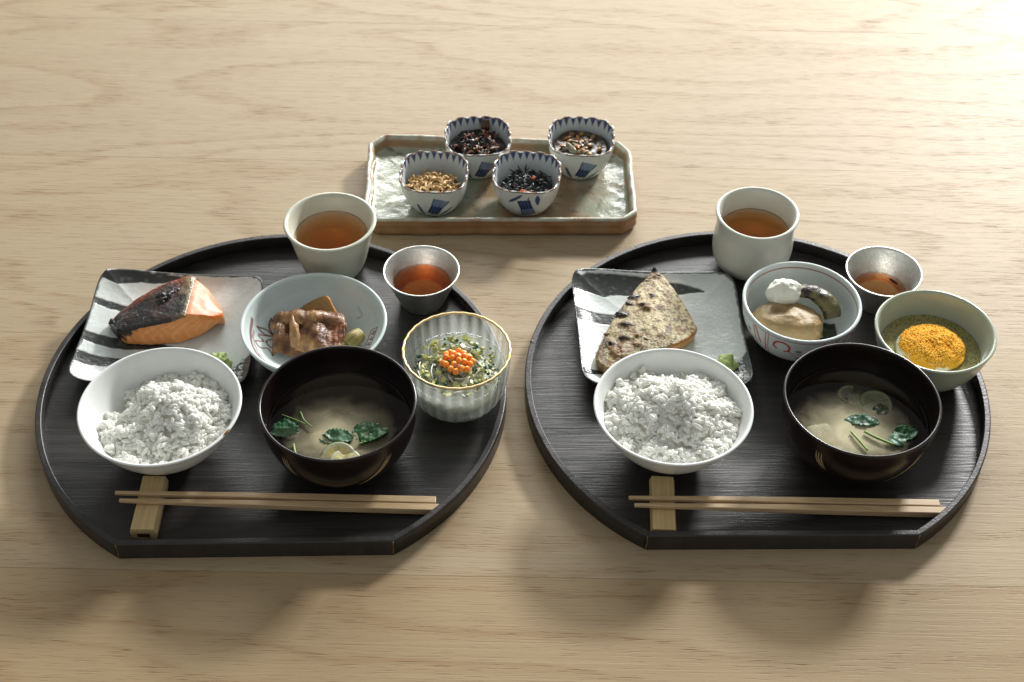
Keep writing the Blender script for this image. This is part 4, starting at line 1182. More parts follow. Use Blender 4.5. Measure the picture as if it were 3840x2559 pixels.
# seaweed strands
cx, cy = cups[1][:2]; org = (cx, cy, .0072)
t = thing('seaweed_salad', 'glossy black hijiki seaweed with carrot in the front right cup', 'side dish', org)
sauce(cx, cy, .0165, .0222, lin(16, 16, 18), t, org, 'seaweed_bed', .002)
srcs = []
for i in range(150):
    x, y = fill_disc(rr, .0205); h = .0190 + .0055 * math.exp(-((x) ** 2 + (y - .002) ** 2) / .00016) + .0012 * rr.random()
    rot = (rr.uniform(-.9, .9), rr.uniform(-1, 1), rr.uniform(0, 6.28)); s_ = rr.uniform(.6, 1.0)
    if len(srcs) < 6:
        pts = [(-.006, 0, 0), (-.003, rr.uniform(-.002, .002), .001), (.001, rr.uniform(-.003, .003), .0012), (.005, rr.uniform(-.002, .002), rr.uniform(-.001, .002))]
        mb = MB(); mb.add(*tube(pts, [.0003, .0007, .00065, .0002], 6, n=10), lin(20, 20, 24)); o = obj('seaweed_strand', mb, M_wet, t, (x, y, h)); o.rotation_euler = rot; srcs.append(o)
    else: inst(rr.choice(srcs), 'seaweed_strand', t, (x, y, h), rot, (s_,) * 3)
for (x, y, z, l) in ((.003, -.0150, .0225, .0048), (-.003, -.0140, .0240, .0022), (.006, .002, .0262, .0014)):
    mb = MB(); V, F = box((0, 0, 0), (l * 1.9, .0030, .0024)); V[:, 0] += V[:, 1] * .4; mb.add(V, F, lin(205, 98, 50))
    o = obj('carrot_piece', mb, M_food, t, (x, y, z), smooth=False); o.rotation_euler = (.3, .1, rr.uniform(-.5, 0)); md = o.modifiers.new('b', 'BEVEL'); md.width = .0005; md.segments = 2
# kelp relish
cx, cy = cups[2][:2]; org = (cx, cy, .0072)
t = thing('kelp_relish', 'sticky dark brown kelp relish in the back left cup', 'side dish', org)
sauce(cx, cy, .0225, .0242, lin(28, 17, 12), t, org, 'relish_paste', .003, seed=4)
def sheet_piece(rr, L_, W_, col, amp, nu=10, nv=6, th_=.0006):
    V = []
    p1, p2, p3 = rr.uniform(0, 6), rr.uniform(0, 6), rr.uniform(0, 6)
    for i in range(nv):
        for j in range(nu):
            x = (j / (nu - 1) - .5) * L_; y = (i / (nv - 1) - .5) * W_ * (1 - .3 * abs(x / L_ * 2) ** 2)
            V.append((x, y, amp * math.sin(x / L_ * 6 + p1) + amp * .7 * math.sin(y / W_ * 5 + x / L_ * 3 + p2)))
    V = np.array(V); n_ = len(V); F = grid(nu, nv); idx = np.arange(n_).reshape(nv, nu)
    ring = np.concatenate([idx[0, :], idx[1:, -1], idx[-1, -2::-1], idx[-2:0:-1, 0]])
    F2 = F + [[i + n_ for i in q[::-1]] for q in F] + [[int(ring[i]), int(ring[i]) + n_, int(ring[(i + 1) % len(ring)]) + n_, int(ring[(i + 1) % len(ring)])] for i in range(len(ring))]
    mb = MB(); mb.add(np.concatenate([V, V - np.array([0, 0, th_])]), F2, col); return mb
for i in range(85):
    x, y = fill_disc(rr, .0185); h = .0240 + .0020 * rr.random() + .001 * (x < 0)
    dark_ = rr.random() < .62
    col = lin(30, 20, 16) if dark_ else rr.choice([lin(150, 78, 30), lin(112, 62, 34), lin(170, 120, 90), lin(120, 70, 40)])
    o = obj('kelp_piece', sheet_piece(rr, rr.uniform(.007, .013), rr.uniform(.0012, .0030), col, .0012), M_wet, t, (x, y, h)); o.rotation_euler = (rr.uniform(-.7, .7), rr.uniform(-.5, .5), rr.uniform(0, 6.28))
mb = sheet_piece(rr, .014, .0080, lin(84, 54, 26), .0010, 14, 8); o = obj('kelp_smear', mb, M_wet, t, (.006, .0225, .0270)); o.rotation_euler = (0, R(-76), R(88))
# pickles
cx, cy = cups[3][:2]; org = (cx, cy, .0072)
t = thing('pickle_relish', 'chopped brown and yellow pickles in glossy sauce in the back right cup', 'side dish', org)
sauce(cx, cy, .0225, .0242, lin(60, 40, 18), t, org, 'pickle_sauce', .0015, seed=8)
for i in range(34):
    x, y = fill_disc(rr, .0190); h = .0232 + .0016 * rr.random() - .001 * (y > .006)
    col = rr.choice([lin(178, 120, 50), lin(150, 100, 48), lin(128, 112, 70), lin(92, 84, 52), lin(196, 130, 50)])
    mb = MB(); mb.add(*lump((0, 0, 0), (rr.uniform(.0018, .0046), rr.uniform(.0012, .0022), .0012), .35, 1.8, i * 3.3, 14, 9), col)
    o = obj('pickle_piece', mb, M_wet, t, (x, y, h)); o.rotation_euler = (rr.uniform(-.3, .3), rr.uniform(-.4, .4), rr.uniform(0, 3.1))
mb = MB(); mb.add(*lump((0, 0, 0), (.0075, .0028, .0016), .2, 1.5, 2, 20, 12), lin(128, 122, 92)); o = obj('pickle_piece', mb, M_wet, t, (-.0085, -.006, .0252)); o.rotation_euler = (.3, .2, -.9)

# ================================================================= BEEF, KABOCHA, LEEK
def slab(fn, nu, nv, th_, col, name, mat, loc, label, cat, group=None):
    V = []; C = []
    for i in range(nv):
        for j in range(nu):
            V.append(fn(j / (nu - 1), i / (nv - 1)))
    V = np.array(V); n_ = len(V)
    G = V.reshape(nv, nu, 3); du = np.gradient(G, axis=1); dv = np.gradient(G, axis=0); nr_ = np.cross(du, dv); nr_ /= (np.linalg.norm(nr_, axis=2)[..., None] + 1e-12)
    f = fbm(V, 140, 3, loc[0] * 100); f2 = fbm(V, 55, 3, loc[1] * 77)
    V = V + nr_.reshape(-1, 3) * (.0007 * f + (.0013 * f2 + .0002 * np.sin(V[:, 0] * 1500 + f2 * 6) if mat is M_meat else 0))[:, None]
    B = V - nr_.reshape(-1, 3) * th_
    F = grid(nu, nv); idx = np.arange(n_).reshape(nv, nu); ring = np.concatenate([idx[0, :], idx[1:, -1], idx[-1, -2::-1], idx[-2:0:-1, 0]])
    F2 = F + [[i + n_ for i in q[::-1]] for q in F] + [[int(ring[i]), int(ring[i]) + n_, int(ring[(i + 1) % len(ring)]) + n_, int(ring[(i + 1) % len(ring)])] for i in range(len(ring))]
    Cc = col(V, f, f2, nu, nv)
    mb = MB(); mb.add(np.concatenate([V, B]), F2, np.concatenate([Cc, Cc]))
    o = obj(name, mb, mat, None, loc)
    return tag(o, label, cat, group)
def meatcol(fatu):
    def f(V, f1, f2, nu, nv):
        U = np.tile(np.linspace(0, 1, nu), nv); W = np.repeat(np.linspace(0, 1, nv), nu)
        k = np.clip(.5 + 1.1 * f1, 0, 1)[:, None]
        C = lin(92, 56, 28) * (1 - k) + lin(150, 100, 54) * k
        ft = np.clip((f2 + fatu(U, W) - .10) * 3, 0, 1); C = over(C, ft * .85, lin(214, 164, 108))
        pk = np.clip((f2 * -1 - .18) * 4, 0, 1) * np.clip((U - .6) * 3, 0, 1); C = over(C, pk * .6, lin(158, 84, 56))
        return C
    return f
bz = Z0 + .0035
def meat_back(u, v):   # folded slice at the back, drooping ends
    x = (u - .5) * .058; z = .0225 + .0035 * math.sin(u * 3.1) - .010 * abs(u - .5) ** 2 * 2; y = .0
    a = v * 2.9 - 1.45
    return (x + .0012 * math.sin(u * 14 + v * 3), .0068 * math.sin(a) + .0015 * math.sin(u * 9), z + .0060 * math.cos(a) - .0060 + .0008 * math.sin(u * 22))
def meat_front(u, v):
    x = (u - .5) * .058 * (1 - .12 * v); y = -.017 + v * .030
    z = .0215 * (1 - (1 - v) ** 2.6 * .50) + .0022 * math.sin(u * 11 + v * 2.5) + .0014 * math.sin(u * 23) * (1 - v) - .004 * abs(u - .5) * 2
    return (x, y + .0016 * math.sin(u * 13), z)
slab(meat_back, 60, 26, .0014, meatcol(lambda U, W: .35 * np.clip((U - .75) * 4, 0, 1) - .1), 'beef_slice', M_meat, (-.1585, .8060, bz), 'folded dark brown beef slice lying against the orange kabocha', 'meat', 'simmered beef slices')
slab(meat_front, 64, 34, .0016, meatcol(lambda U, W: .30 * np.clip(U * 1.5 - .4, 0, 1) + .5 * np.clip((W - .90) * 9, 0, 1) - .16), 'beef_slice', M_meat, (-.1560, .7915, bz + .0005), 'crumpled beef slice with pale fat, nearest the left soup bowl', 'meat', 'simmered beef slices')
# strip of fat fold
def fold(u, v):
    return (.004 * (v - .5) * (1.2 + 1.8 * u) + .006 * u, .015 - .026 * u, .0030 * math.sin(v * 3.1) + .0215 - .0125 * u * u)
slab(fold, 26, 12, .0012, lambda V, f1, f2, nu, nv: np.tile(lin(196, 148, 102), (len(V), 1)), 'fat_strip', M_meat, (-.1700, .7880, bz + .0010), 'pale translucent strip of fat folded over the front beef slice', 'meat')
# kabocha wedge
kv = [(-.0150, -.006), (-.0140, .000), (-.002, .0075), (.006, .0095), (.0105, .002), (.0135, -.006), (.004, -.0085), (-.0150, -.006)]
def kcol(P, s, r):
    C = np.tile(lin(150, 112, 52), (len(P), 1)); f = fbm(P, 160, 3, 2); C = over(C, np.clip(.4 + f, 0, 1) * .5, lin(120, 92, 50))
    e = np.clip((r - .80) / .12, 0, 1) * np.clip((P[:, 0] - .002) / .004, 0, 1); C = over(C, e * .9, lin(220, 140, 35))
    return C
mb = poly_pad(kv, (0, 0), .009, .0, 24, 90, .0008, color=kcol)
o = tag(obj('kabocha_piece', mb, M_food, None, (-.1515, .8205, Z0 + .0175)), 'orange-edged piece of simmered kabocha behind the beef', 'vegetable'); o.rotation_euler = (R(28), R(4), R(4))
# leek
V, F = tube([(0, 0, 0), (.004, .005, .0015), (.0085, .0105, .001)], [.0052, .0064, .0058], 28, n=16)
a_ = np.tile(np.arange(28), 16); st = .5 + .5 * np.sin(a_ * 1.9)
mb = MB(); mb.add(V, F, over(np.tile(lin(140, 124, 62), (len(V), 1)), st * .7, lin(186, 168, 104)))
tag(obj('leek_piece', mb, M_food, None, (-.1260, .7830, Z0 + .0175)), 'stubby yellow-green piece of simmered leek right of the beef', 'vegetable')
mb = MB(); mb.add(*tube([(-.002, -.008, .001), (.001, -.001, .0025), (.004, .006, .002)], [.0016, .0022, .0012], 10, n=10), lin(168, 150, 88))
tag(obj('leek_strip', mb, M_food, None, (-.1300, .7820, Z0 + .0165)), 'thin pale strip of leek tucked between beef and the stubby leek piece', 'vegetable')

# ================================================================= PATTERNED BOWL CONTENTS
V, F = uvs(72, 44, 1, 1, 1)
d = 1 + .09 * fbm(V, 1.6, 3, 5.1) + .03 * fbm(V, 5, 2, 1.1)
V = np.sign(V) * np.abs(V) ** .92 * d[:, None] * np.array([.0275, .0215, .0135])
f = fbm(V, 90, 3, 3)
dent = np.exp(-((V[:, 0] + .010) ** 2 + (V[:, 1] + .003) ** 2) / .00002) * (V[:, 2] > 0); V[:, 2] -= dent * .0032
crease = np.exp(-((V[:, 0] - .3 * V[:, 1] + .003) ** 2) / .000006) * (V[:, 2] > 0) * (V[:, 1] > -.008); V[:, 2] -= crease * .0014
C = over(np.tile(lin(156, 132, 88), (len(V), 1)), np.clip(.3 + f, 0, 1) * .5, lin(184, 154, 104)); C = over(C, dent * .8, lin(120, 98, 66))
C = over(C, np.clip((V[:, 1] + .010) / -.006, 0, 1) * np.clip(f * 3, 0, 1) * .2, lin(180, 126, 76))
mb = MB(); mb.add(V, F, C)
M_gan = painted('fried_tofu_skin', rough=.5, var=.16, vscale=180, bstr=.7, bscale=300, bdist=.0009)
o = tag(obj('fried_tofu_dumpling', mb, M_gan, None, (.2130, .8085, Z0 + .0250)), 'large beige fried tofu dumpling filling the red-patterned bowl', 'dumpling'); o.rotation_euler = (R(-10), R(3), R(-5))
V, F = lump((0, 0, 0), (.0140, .0105, .0118), .13, 1.3, 12.0, 60, 40); V *= (1 + .07 * fbm(V, 260, 3, 2))[:, None]
M_daikon = painted('grated_radish', rough=.35, var=.06, vscale=300, bstr=.6, bscale=700, bdist=.0006, sss=.25, sssr=(.0015,))
mb = MB(); mb.add(V, F, lin(240, 240, 226)); tag(obj('grated_daikon', mb, M_daikon, None, (.2115, .8285, Z0 + .0385)), 'white ball of grated daikon on the tofu dumpling', 'garnish')
ep = [(-.0165, .0085, .0040), (-.0080, .0075, .0045), (.0030, .0040, .0025), (.0105, -.0020, -.0030), (.0125, -.0085, -.0085)]
V, F = tube(ep, [.0048, .0064, .0074, .0082, .0064], 36, n=44, flat=.72)
f = fbm(V, 130, 4, 4.4); V += (.0007 * f)[:, None]
tt = np.repeat(np.linspace(0, 1, 44), 36)
C = over(np.tile(lin(122, 116, 66), (len(V), 1)), np.clip(.5 + f * 1.2, 0, 1) * .6, lin(84, 80, 42)); C = over(C, np.clip((f + .25) * 3, 0, 1) * ((tt > .12) & (tt < .52)), lin(52, 36, 34)); C = over(C, np.clip((tt - .7) * 3, 0, 1) * .6, lin(92, 74, 58))
mb = MB(); mb.add(V, F, C); tag(obj('grilled_eggplant', mb, M_meat, None, (.2365, .8215, Z0 + .0355)), 'glossy browned piece of grilled eggplant leaning across the tofu dumpling', 'vegetable')
mb = MB()
def kombu(u, v): return ((u - .5) * .032, (v - .5) * .020, .0006 * math.sin(u * 12) + .0004 * math.sin(v * 15))
slab(kombu, 30, 20, .0010, lambda V, f1, f2, nu, nv: over(np.tile(lin(44, 52, 28), (len(V), 1)), np.clip(f1 * 2, 0, 1) * .5, lin(76, 84, 44)), 'green_leaf_strip', M_wet, (.2370, .8080, Z0 + .0165), 'wet dark green leafy strip under the tofu dumpling', 'vegetable')
tgt = liquid_obj('dashi', ri_patt, .007, .0125, M_broth, PC, 'thin clear broth at the bottom of the red-patterned bowl', 'broth')

# ================================================================= EGG BOWL
liquid_obj('olive_broth', ri_green, .007, .0265, M_olive, GC, 'olive green speckled broth in the celadon bowl', 'broth')
EC = (.3185, .7815, Z0 + .0262)
V, F = lump((0, 0, 0), (.0265, .0235, .0085), .05, 1.4, 3, 56, 30)
V[:, 2] = np.maximum(V[:, 2], -.0030)
egg = thing('topped_egg', 'soft white egg heaped with yellow yolk crumbs in the green bowl', 'egg', EC)
mb = MB(); mb.add(V, F, lin(238, 236, 220)); M_eggw = painted('egg_white', rough=.22, var=.03, sss=.2, sssr=(.002,)); obj('egg_white', mb, M_eggw, egg)
def etop(x, y): return .0085 * math.sqrt(max(0, 1 - (x / .0265) ** 2 - (y / .0235) ** 2))
V, F = lump((.0005, -.0010, .0016), (.0250, .0223, .0072), .10, 1.6, 8, 60, 34, flatten=.0005); V[:, 2] -= .0006 * np.exp(-((V[:, 0] + .010) ** 2 + (V[:, 1] + .018) ** 2) / .00003)
f = fbm(V, 260, 3, 3); V[:, 2] += .0008 * f
mb = MB(); mb.add(V, F, lin(246, 184, 62)); obj("yolk_layer", mb, M_yolk, egg)
mb = MB(); Vc, Fc = uvs(6, 4, 1, 1, 1); rr = random.Random(8)
for i in range(4300):
    if i < 3600: x, y = fill_disc(rr, 1); x *= .0248; y *= .0220; x += .0005; y += -.0008; big_ = 0
    else: x = rr.gauss(.0065, .0036); y = rr.gauss(.0015, .0030); big_ = 1
    n1 = mnoise.noise((x * 140, y * 140, .3))
    if n1 < -.45 and rr.random() < .5: continue
    q = max(0, 1 - ((x - .001) / .0250) ** 2 - ((y - .001) / .0218) ** 2)
    z = .0026 + .0072 * math.sqrt(q) + .0009 * n1 + (.0014 * rr.random() if big_ else .0004 * rr.random()) - (.0012 if big_ and (x - .0055) ** 2 + (y + .001) ** 2 < .000005 else 0)
    r = rr.uniform(.00040, .00080) * (1.15 if big_ else 1)
    col = rr.choice([lin(249, 192, 66), lin(250, 202, 86), lin(246, 178, 54), lin(249, 188, 62)]) * (1 if not big_ else .97)
    mb.add(Vc * r * np.array([rr.uniform(.8, 1.4), rr.uniform(.8, 1.3), 1]) + np.array([x, y, z]), Fc, col)
obj('yolk_crumbs', mb, M_yolk, egg)['kind'] = 'stuff'

# ================================================================= GLASS CONTENTS
NC = (GL[0], GL[1], Z0)
t = thing('chilled_noodles', 'thin white noodles under chopped green vegetables in the ribbed glass', 'noodles', (GL[0], GL[1], Z0 + .008))
rr = random.Random(21)
for i in range(64):
    a0 = rr.uniform(0, 6.28); R0 = rr.uniform(.018, .0335); span = rr.uniform(1.3, 2.8); zc = rr.uniform(.010, .0330) if i % 2 else rr.uniform(.029, .0362)
    R0 = min(R0, float(ri_glass(zc)) - .0028)
    ecc = rr.uniform(-.004, .002); oa = rr.uniform(0, 6.28); R0 *= rr.uniform(.45, .95); oo = rr.uniform(0, .020); ox_, oy_ = oo * math.cos(oa), oo * math.sin(oa)
    P = []
    for k in range(9):
        a = a0 + span * k / 8; r_ = R0 + ecc * math.sin(k / 8 * math.pi)
        px, py = ox_ + r_ * math.cos(a), oy_ + r_ * math.sin(a); lim = float(ri_glass(zc)) - .0022; q_ = math.hypot(px, py); q_ = min(1, lim / q_)
        P.append((px * q_, py * q_, zc - .008 + .0016 * math.sin(k * .9 + i)))
    mb = MB(); mb.add(*tube(P, [.0005, .00065, .0005], 6, n=20), lin(226, 228, 214)); obj('noodle', mb, M_noodle if False else M_daikon, t)
# noodle body
V, F = lump((0, 0, .0100), (.0300, .0300, .0130), .05, 2, 4, 48, 26); mb = MB(); V[:, 2] = np.maximum(V[:, 2] - .0, .0010); mb.add(V, F, lin(214, 216, 196)); obj('noodle_mass', mb, M_daikon, t)['kind'] = 'stuff'
veg = []
for i in range(270):
    x, y = fill_disc(rr, .0310); r_ = math.hypot(x, y)
    if r_ < .006: continue
    h = .0338 + .0030 * math.exp(-r_ * r_ / .00025) + rr.uniform(-.0006, .0012)
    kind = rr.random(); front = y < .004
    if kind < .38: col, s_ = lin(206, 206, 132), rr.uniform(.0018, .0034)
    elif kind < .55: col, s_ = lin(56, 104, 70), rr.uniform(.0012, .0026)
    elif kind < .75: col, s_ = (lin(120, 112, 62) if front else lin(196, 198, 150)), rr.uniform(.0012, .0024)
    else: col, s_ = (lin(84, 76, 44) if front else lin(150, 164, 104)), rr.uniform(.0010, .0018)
    mb = MB(); V, F = box((0, 0, 0), (s_ * rr.uniform(.9, 1.5), s_ * rr.uniform(.7, 1.1), s_ * rr.uniform(.6, 1.0))); mb.add(V, F, col)
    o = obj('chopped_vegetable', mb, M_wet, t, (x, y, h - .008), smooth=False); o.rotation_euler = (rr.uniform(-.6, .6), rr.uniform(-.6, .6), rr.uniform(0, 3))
for (x, y, s_) in ((-.0125, -.0085, .0042), (.0095, -.0090, .0036), (-.0150, .0060, .0036), (-.004, .018, .0036), (.012, .012, .0034), (-.021, -.013, .0036)):
    mb = MB(); V, F = box((0, 0, 0), (s_, s_ * .9, s_ * .8)); C = np.tile(lin(222, 220, 140), (8, 1)); C[[1, 3, 5, 7]] = lin(60, 110, 60); mb.add(V, F, C)
    o = obj('cucumber_cube', mb, M_food, t, (x, y, .0362 - .008), smooth=False); o.rotation_euler = (rr.uniform(-.3, .3), rr.uniform(-.3, .3), rr.uniform(0, 3)); md = o.modifiers.new('b', 'BEVEL'); md.width = .0004; md.segments = 2
roe = thing('salmon_roe', 'cluster of bright orange salmon roe on the noodles', 'roe', (GL[0] + .0005, GL[1] - .0005, Z0 + .0350))
V, F = uvs(20, 14, .0029, .0029, .0027); mb = MB(); mb.add(V, F); src = None; placed = []
tries = 0
while len(placed) < 32 and tries < 6000:
    tries += 1; x, y = fill_disc(rr, 1); x *= .0120; y *= .0110; q = 1 - (x / .0132) ** 2 - (y / .0122) ** 2
    z = .0018 + .0055 * math.sqrt(max(q, 0)) + rr.uniform(-.0008, .0006)
    if any((x - a) ** 2 + (y - b) ** 2 + (z - c) ** 2 < .0041 ** 2 for a, b, c in placed): continue
    placed.append((x, y, z)); s_ = rr.uniform(.88, 1.05)
    if src is None: src = obj('roe_egg', mb, M_roe, roe, (x, y, z))
    else: inst(src, 'roe_egg', roe, (x, y, z), (rr.uniform(0, 3), rr.uniform(0, 3), 0), (s_,) * 3)
liquid_obj('noodle_broth', ri_glass, .006, .0332, M_broth, GL, 'clear broth round the noodles in the ribbed glass', 'broth')

# ================================================================= SOUPS
SL = (-.1217, .6885, Z0); SR = (.249, .7012, Z0); ZL = .0345
liquid_obj('miso_soup', ri_soup, .009, ZL, M_soupL, SL, 'cloudy miso soup with dark green leaves in the bowl beside the ribbed glass', 'soup', group='bowls of miso soup')
liquid_obj('miso_soup', ri_soup, .009, ZL, M_soupR, SR, 'miso soup with sunken citrus slices in the bowl before the celadon bowl', 'soup', group='bowls of miso soup')
def leaf_mesh(Lg, Wd, lobes, curl, seed, col, col2, teeth=8):
    """serrated leaf blade from (0,0) along +x"""
    rr = random.Random(seed); n, m = 46, 13; V = []; C = []
    for i in range(n):
        u = i / (n - 1); hw = Wd * .5 * (math.sin(math.pi * min(u * .95 + .03, 1)) ** .6) * (1 + .32 * ((u * teeth) % 1)) 
        for j in range(m):
            v = j / (m - 1) * 2 - 1
            x = Lg * u + .00015 * abs(v) * math.sin(u * teeth * 6.28); y = hw * v
            z = curl * (v * v) * Lg * .5 * math.sin(u * 3) + .00025 * math.sin(u * 9 + v * 3 + seed) + .0006 * u
            z -= .00015 * math.exp(-(v / .07) ** 2)
            V.append((x, y, z)); vein = max(math.exp(-(v / .06) ** 2), .5 * math.exp(-((((u * 7 - abs(v) * 1.5) % 1) - .5) / .10) ** 2))
            C.append(np.array(col) * (1 - vein * .30) + np.array(col2) * vein * .30)
    V = np.array(V); V[:, 2] += .0011 * fbm(V, 210, 2, seed * 3.1); n_ = len(V); F = grid(m, n); idx = np.arange(n_).reshape(n, m)
    ring = np.concatenate([idx[0, :], idx[1:, -1], idx[-1, -2::-1], idx[-2:0:-1, 0]])
    F2 = F + [[i + n_ for i in q[::-1]] for q in F] + [[int(ring[i]), int(ring[i]) + n_, int(ring[(i + 1) % len(ring)]) + n_, int(ring[(i + 1) % len(ring)])] for i in range(len(ring))]
    mb = MB(); mb.add(np.concatenate([V, V - np.array([0, 0, .00022])]), F2, np.concatenate([C, C])); return mb
dkg = lin(34, 84, 36); ltg = lin(100, 140, 90)
def leaf(x, y, Lg, Wd, rz, sd, label, c=dkg, c2=ltg, rx=0, ry=0, dz=.0008, S_=SL, curl=.05):
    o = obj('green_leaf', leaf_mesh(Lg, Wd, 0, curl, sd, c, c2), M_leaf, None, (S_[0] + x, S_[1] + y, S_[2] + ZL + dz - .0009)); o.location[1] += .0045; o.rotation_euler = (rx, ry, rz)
    return tag(o, label, 'herb leaf', 'trefoil leaves in the soups')
pale = lin(108, 140, 108)
leaf(-.0470, -.0110, .0185, .0110, R(8), 1, 'dark green leaf with a pale crumpled edge at the left side of the left soup', c=lin(30, 84, 50))
leaf(-.0480, -.0175, .0205, .0055, R(4), 2, 'pale crinkled leaf edge floating in front of the leftmost leaf in the left soup', c=pale, rx=R(28), dz=.0022)
leaf(-.0090, -.0160, .0210, .0100, R(-14), 3, 'pale-topped crinkled leaf floating in the middle of the left soup', c=lin(84, 122, 92), rx=R(10), dz=.0018)
leaf(-.0130, -.0195, .0240, .0090, R(-6), 4, 'very dark sunken leaf under the middle leaf of the left soup', dz=.0006)
leaf(.0100, -.0110, .0230, .0160, R(-12), 5, 'dark green leaf behind the jagged one at the right side of the left soup', dz=.0006)
leaf(.0170, -.0235, .0220, .0095, R(34), 6, 'jagged dark leaf beaded with light at the right front of the left soup', rx=R(-14), dz=.0022)
leaf(-.0090, -.0050, .0250, .0095, R(-6), 7, 'long smooth dark leaf lying across the middle of the right soup', S_=SR, c=lin(34, 82, 50), c2=lin(44, 94, 60), dz=.0006)
leaf(.0240, -.0180, .0150, .0080, R(14), 8, 'upper leaf of the sprig at the right front of the right soup', S_=SR, dz=.0014, rx=R(12))
leaf(.0190, -.0265, .0125, .0095, R(10), 9, 'pale lower leaf of the sprig at the right front of the right soup', S_=SR, c=lin(88, 126, 100), dz=.0024, rx=R(8))
leaf(.0310, -.0240, .0130, .0060, R(40), 10, 'small leaf of the sprig touching the wall of the right soup bowl', S_=SR, c=lin(44, 96, 58), dz=.0012)
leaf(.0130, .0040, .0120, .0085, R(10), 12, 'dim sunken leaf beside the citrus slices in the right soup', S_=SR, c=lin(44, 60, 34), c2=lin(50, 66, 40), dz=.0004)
def stem(pts, r, label, S_, col=lin(124, 158, 88)):
    P = [(x, y, z) for x, y, z in pts]; mb = MB(); mb.add(*tube(P, [r * .9, r, r * .8], 8, n=16), col)
    tag(obj('leaf_stem', mb, M_leaf, None, (S_[0], S_[1] + .0045, S_[2] + ZL)), label, 'herb stem', 'herb stems in the soups')
stem([(-.0420, .0010, .0004), (-.0300, -.0050, .0010), (-.0235, -.0085, .0010)], .0005, 'thin green stem crossing another above the leftmost leaf of the left soup', SL)
stem([(-.0290, .0040, .0003), (-.0250, -.0050, .0012), (-.0185, -.0115, .0016)], .0006, 'thicker bent green stem left of the middle of the left soup', SL)
stem([(-.0300, -.0270, .0008), (-.0285, -.0335, .0012), (-.0270, -.0370, .0012)], .0008, 'short green stem near the front wall of the left soup bowl', SL, lin(150, 176, 96))
stem([(.0155, -.0260, .0008), (.0200, -.0240, .0010)], .0010, 'stubby green stem under the jagged leaf of the left soup', SL, lin(130, 160, 90))
stem([(-.0065, -.0180, .0010), (-.0025, -.0260, .0014), (.0025, -.0355, .0010)], .0009, 'green stem running to the front wall of the right soup bowl', SR, lin(158, 186, 108))
stem([(.0030, -.0180, .0012), (.0110, -.0240, .0014), (.0220, -.0300, .0012)], .0010, 'longest green stem, leading to the leaf sprig of the right soup', SR, lin(140, 172, 90))
def citrus(x, y, z, r, rot, label, S_, col, rind, a0=0, a1=360, cat='citrus slice'):
    n, k = 48, 12; V = []; C = []
    for i in range(k):
        q = (i + .02) / (k - 1)
        for j in range(n):
            a = R(a0 + (a1 - a0) * j / (n - 1)); V.append((r * q * math.cos(a), r * q * math.sin(a), .0003 * math.sin(a * 3)))
            seg = abs(((a / (2 * math.pi) * 9) % 1) - .5)
            c = np.array(col) * (.75 + .3 * min(1, max(0, (.47 - seg) * 14))) if q < .82 else ((np.array(lin(214, 214, 180)) * .8 if S_ is SL else np.array(lin(120, 124, 88))) if q < .93 else np.array(rind))  # right soup's pith painted dim, as if seen through dark soup
            C.append(c)
    V = np.array(V); n_ = len(V); F = grid(n, k); idx = np.arange(n_).reshape(k, n)
    ring = np.concatenate([idx[0, :], idx[1:, -1], idx[-1, -2::-1], idx[-2:0:-1, 0]])
    F2 = F + [[i + n_ for i in q[::-1]] for q in F] + [[int(ring[i]), int(ring[i]) + n_, int(ring[(i + 1) % len(ring)]) + n_, int(ring[(i + 1) % len(ring)])] for i in range(len(ring))]
    mb = MB(); mb.add(np.concatenate([V, V - np.array([0, 0, .0012])]), F2, np.concatenate([C, C]))
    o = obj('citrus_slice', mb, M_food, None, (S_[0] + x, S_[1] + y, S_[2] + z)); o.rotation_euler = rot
    return tag(o, label, cat, 'citrus slices in the soups')
citrus(.0020, -.0330, ZL - .0016, .0125, (R(20), R(-4), R(14)), 'half slice of green-rinded citrus at the front of the left soup', SL, lin(190, 176, 110), lin(120, 124, 40), 8, 172)
citrus(.0075, -.0395 + .0030, ZL - .0010, .0110, (R(8), 0, R(4)), 'half-hidden citrus slice below the green-rinded one in the left soup', SL, lin(200, 190, 130), lin(206, 200, 160), 10, 170)
citrus(.0170, .0170, ZL - .0008, .0118, (R(2), R(2), R(20)), 'round citrus slice at the back right of the right soup', SR, lin(96, 100, 66), lin(110, 118, 72))  # flesh and rind painted dim for the dark back of the soup
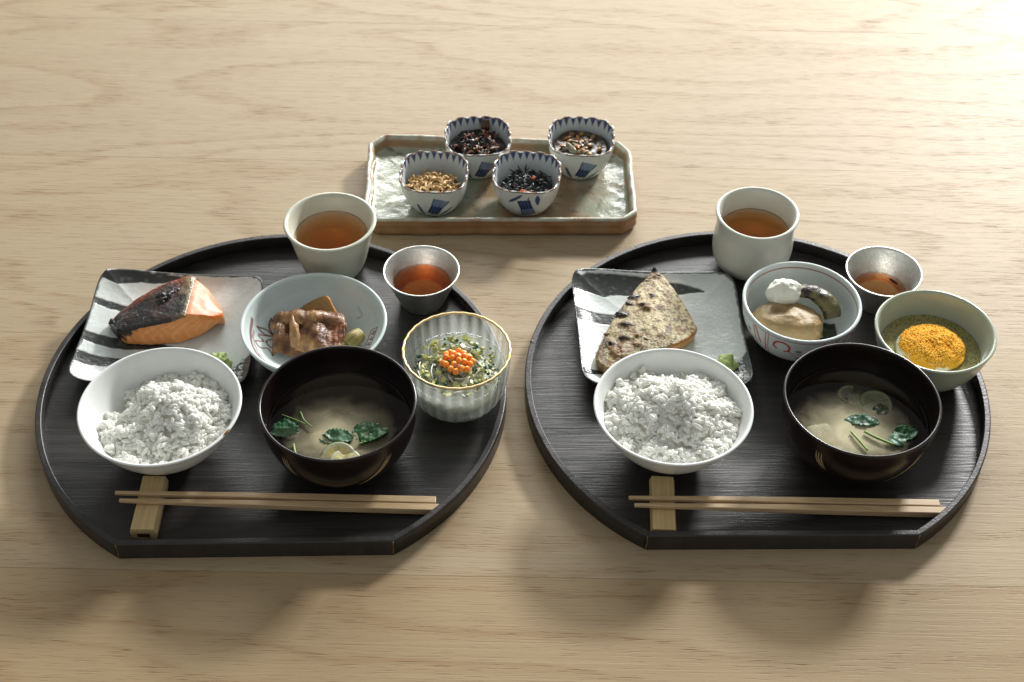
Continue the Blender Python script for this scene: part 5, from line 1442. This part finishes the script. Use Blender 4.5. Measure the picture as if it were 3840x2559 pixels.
citrus(.0000, .0240, ZL - .0010, .0100, (0, R(3), R(70)), 'dim citrus slice at the back centre of the right soup', SR, lin(74, 80, 56), lin(86, 92, 62), 0, 300)
# tofu and radish just breaking the surface
def chunk(x, y, sx, sy, rz, label, S_, col, name, cat, dz=-.0030):
    V, F = uvs(24, 14, 1, 1, 1); V = np.sign(V) * np.abs(V) ** .55 * np.array([sx, sy, .0036]); V = V * (1 + .04 * fbm(V, 90, 2, x * 99))[:, None]
    mb = MB(); mb.add(V, F, col); o = obj(name, mb, M_daikon, None, (S_[0] + x, S_[1] + y, S_[2] + ZL + dz)); o.rotation_euler = (R(3), R(-2), rz)
    tag(o, label, cat)
chunk(-.0270, -.0120, .0100, .0085, R(12), 'pale radish piece near the left wall of the right soup bowl', SR, lin(176, 176, 146), 'radish_piece', 'vegetable', -.0046)
chunk(-.0120, -.0270, .0095, .0080, R(-20), 'pale radish piece between the two green stems of the right soup', SR, lin(176, 178, 146), 'radish_piece', 'vegetable', -.0047)
chunk(.0080, -.0230, .0090, .0070, R(16), 'pale radish piece just under the long stem of the right soup', SR, lin(180, 182, 148), 'radish_piece', 'vegetable', -.0047)
chunk(-.0100, -.0140, .0100, .0085, R(20), 'pale sunken tofu piece in the middle of the left soup', SL, lin(176, 164, 120), 'tofu_piece', 'tofu', -.0048)
# bubbles
for (S_, lb, pts) in ((SL, 'left', [(-.0180, -.0020), (-.0172, -.0030), (.0070, -.0010), (.0095, -.0015), (-.0060, .0000), (.0160, -.0020)]), (SR, 'right', [(-.0330, -.0060), (-.0300, -.0130), (-.0240, -.0110), (-.0060, .0000), (-.0080, -.0200), (-.0120, -.0170), (-.0100, -.0185), (.0085, .0040)])):
    mb = MB()
    for (x, y) in pts: V, F = uvs(10, 7, .00065, .00065, .00045); mb.add(V + np.array([x, y, -.0001]), F, lin(200, 196, 170))
    o = tag(obj('soup_bubbles', mb, M_broth, None, (S_[0], S_[1], S_[2] + ZL)), 'tiny bubbles on the surface of the %s soup' % lb, 'bubbles', 'bubbles on the soups', 'stuff')
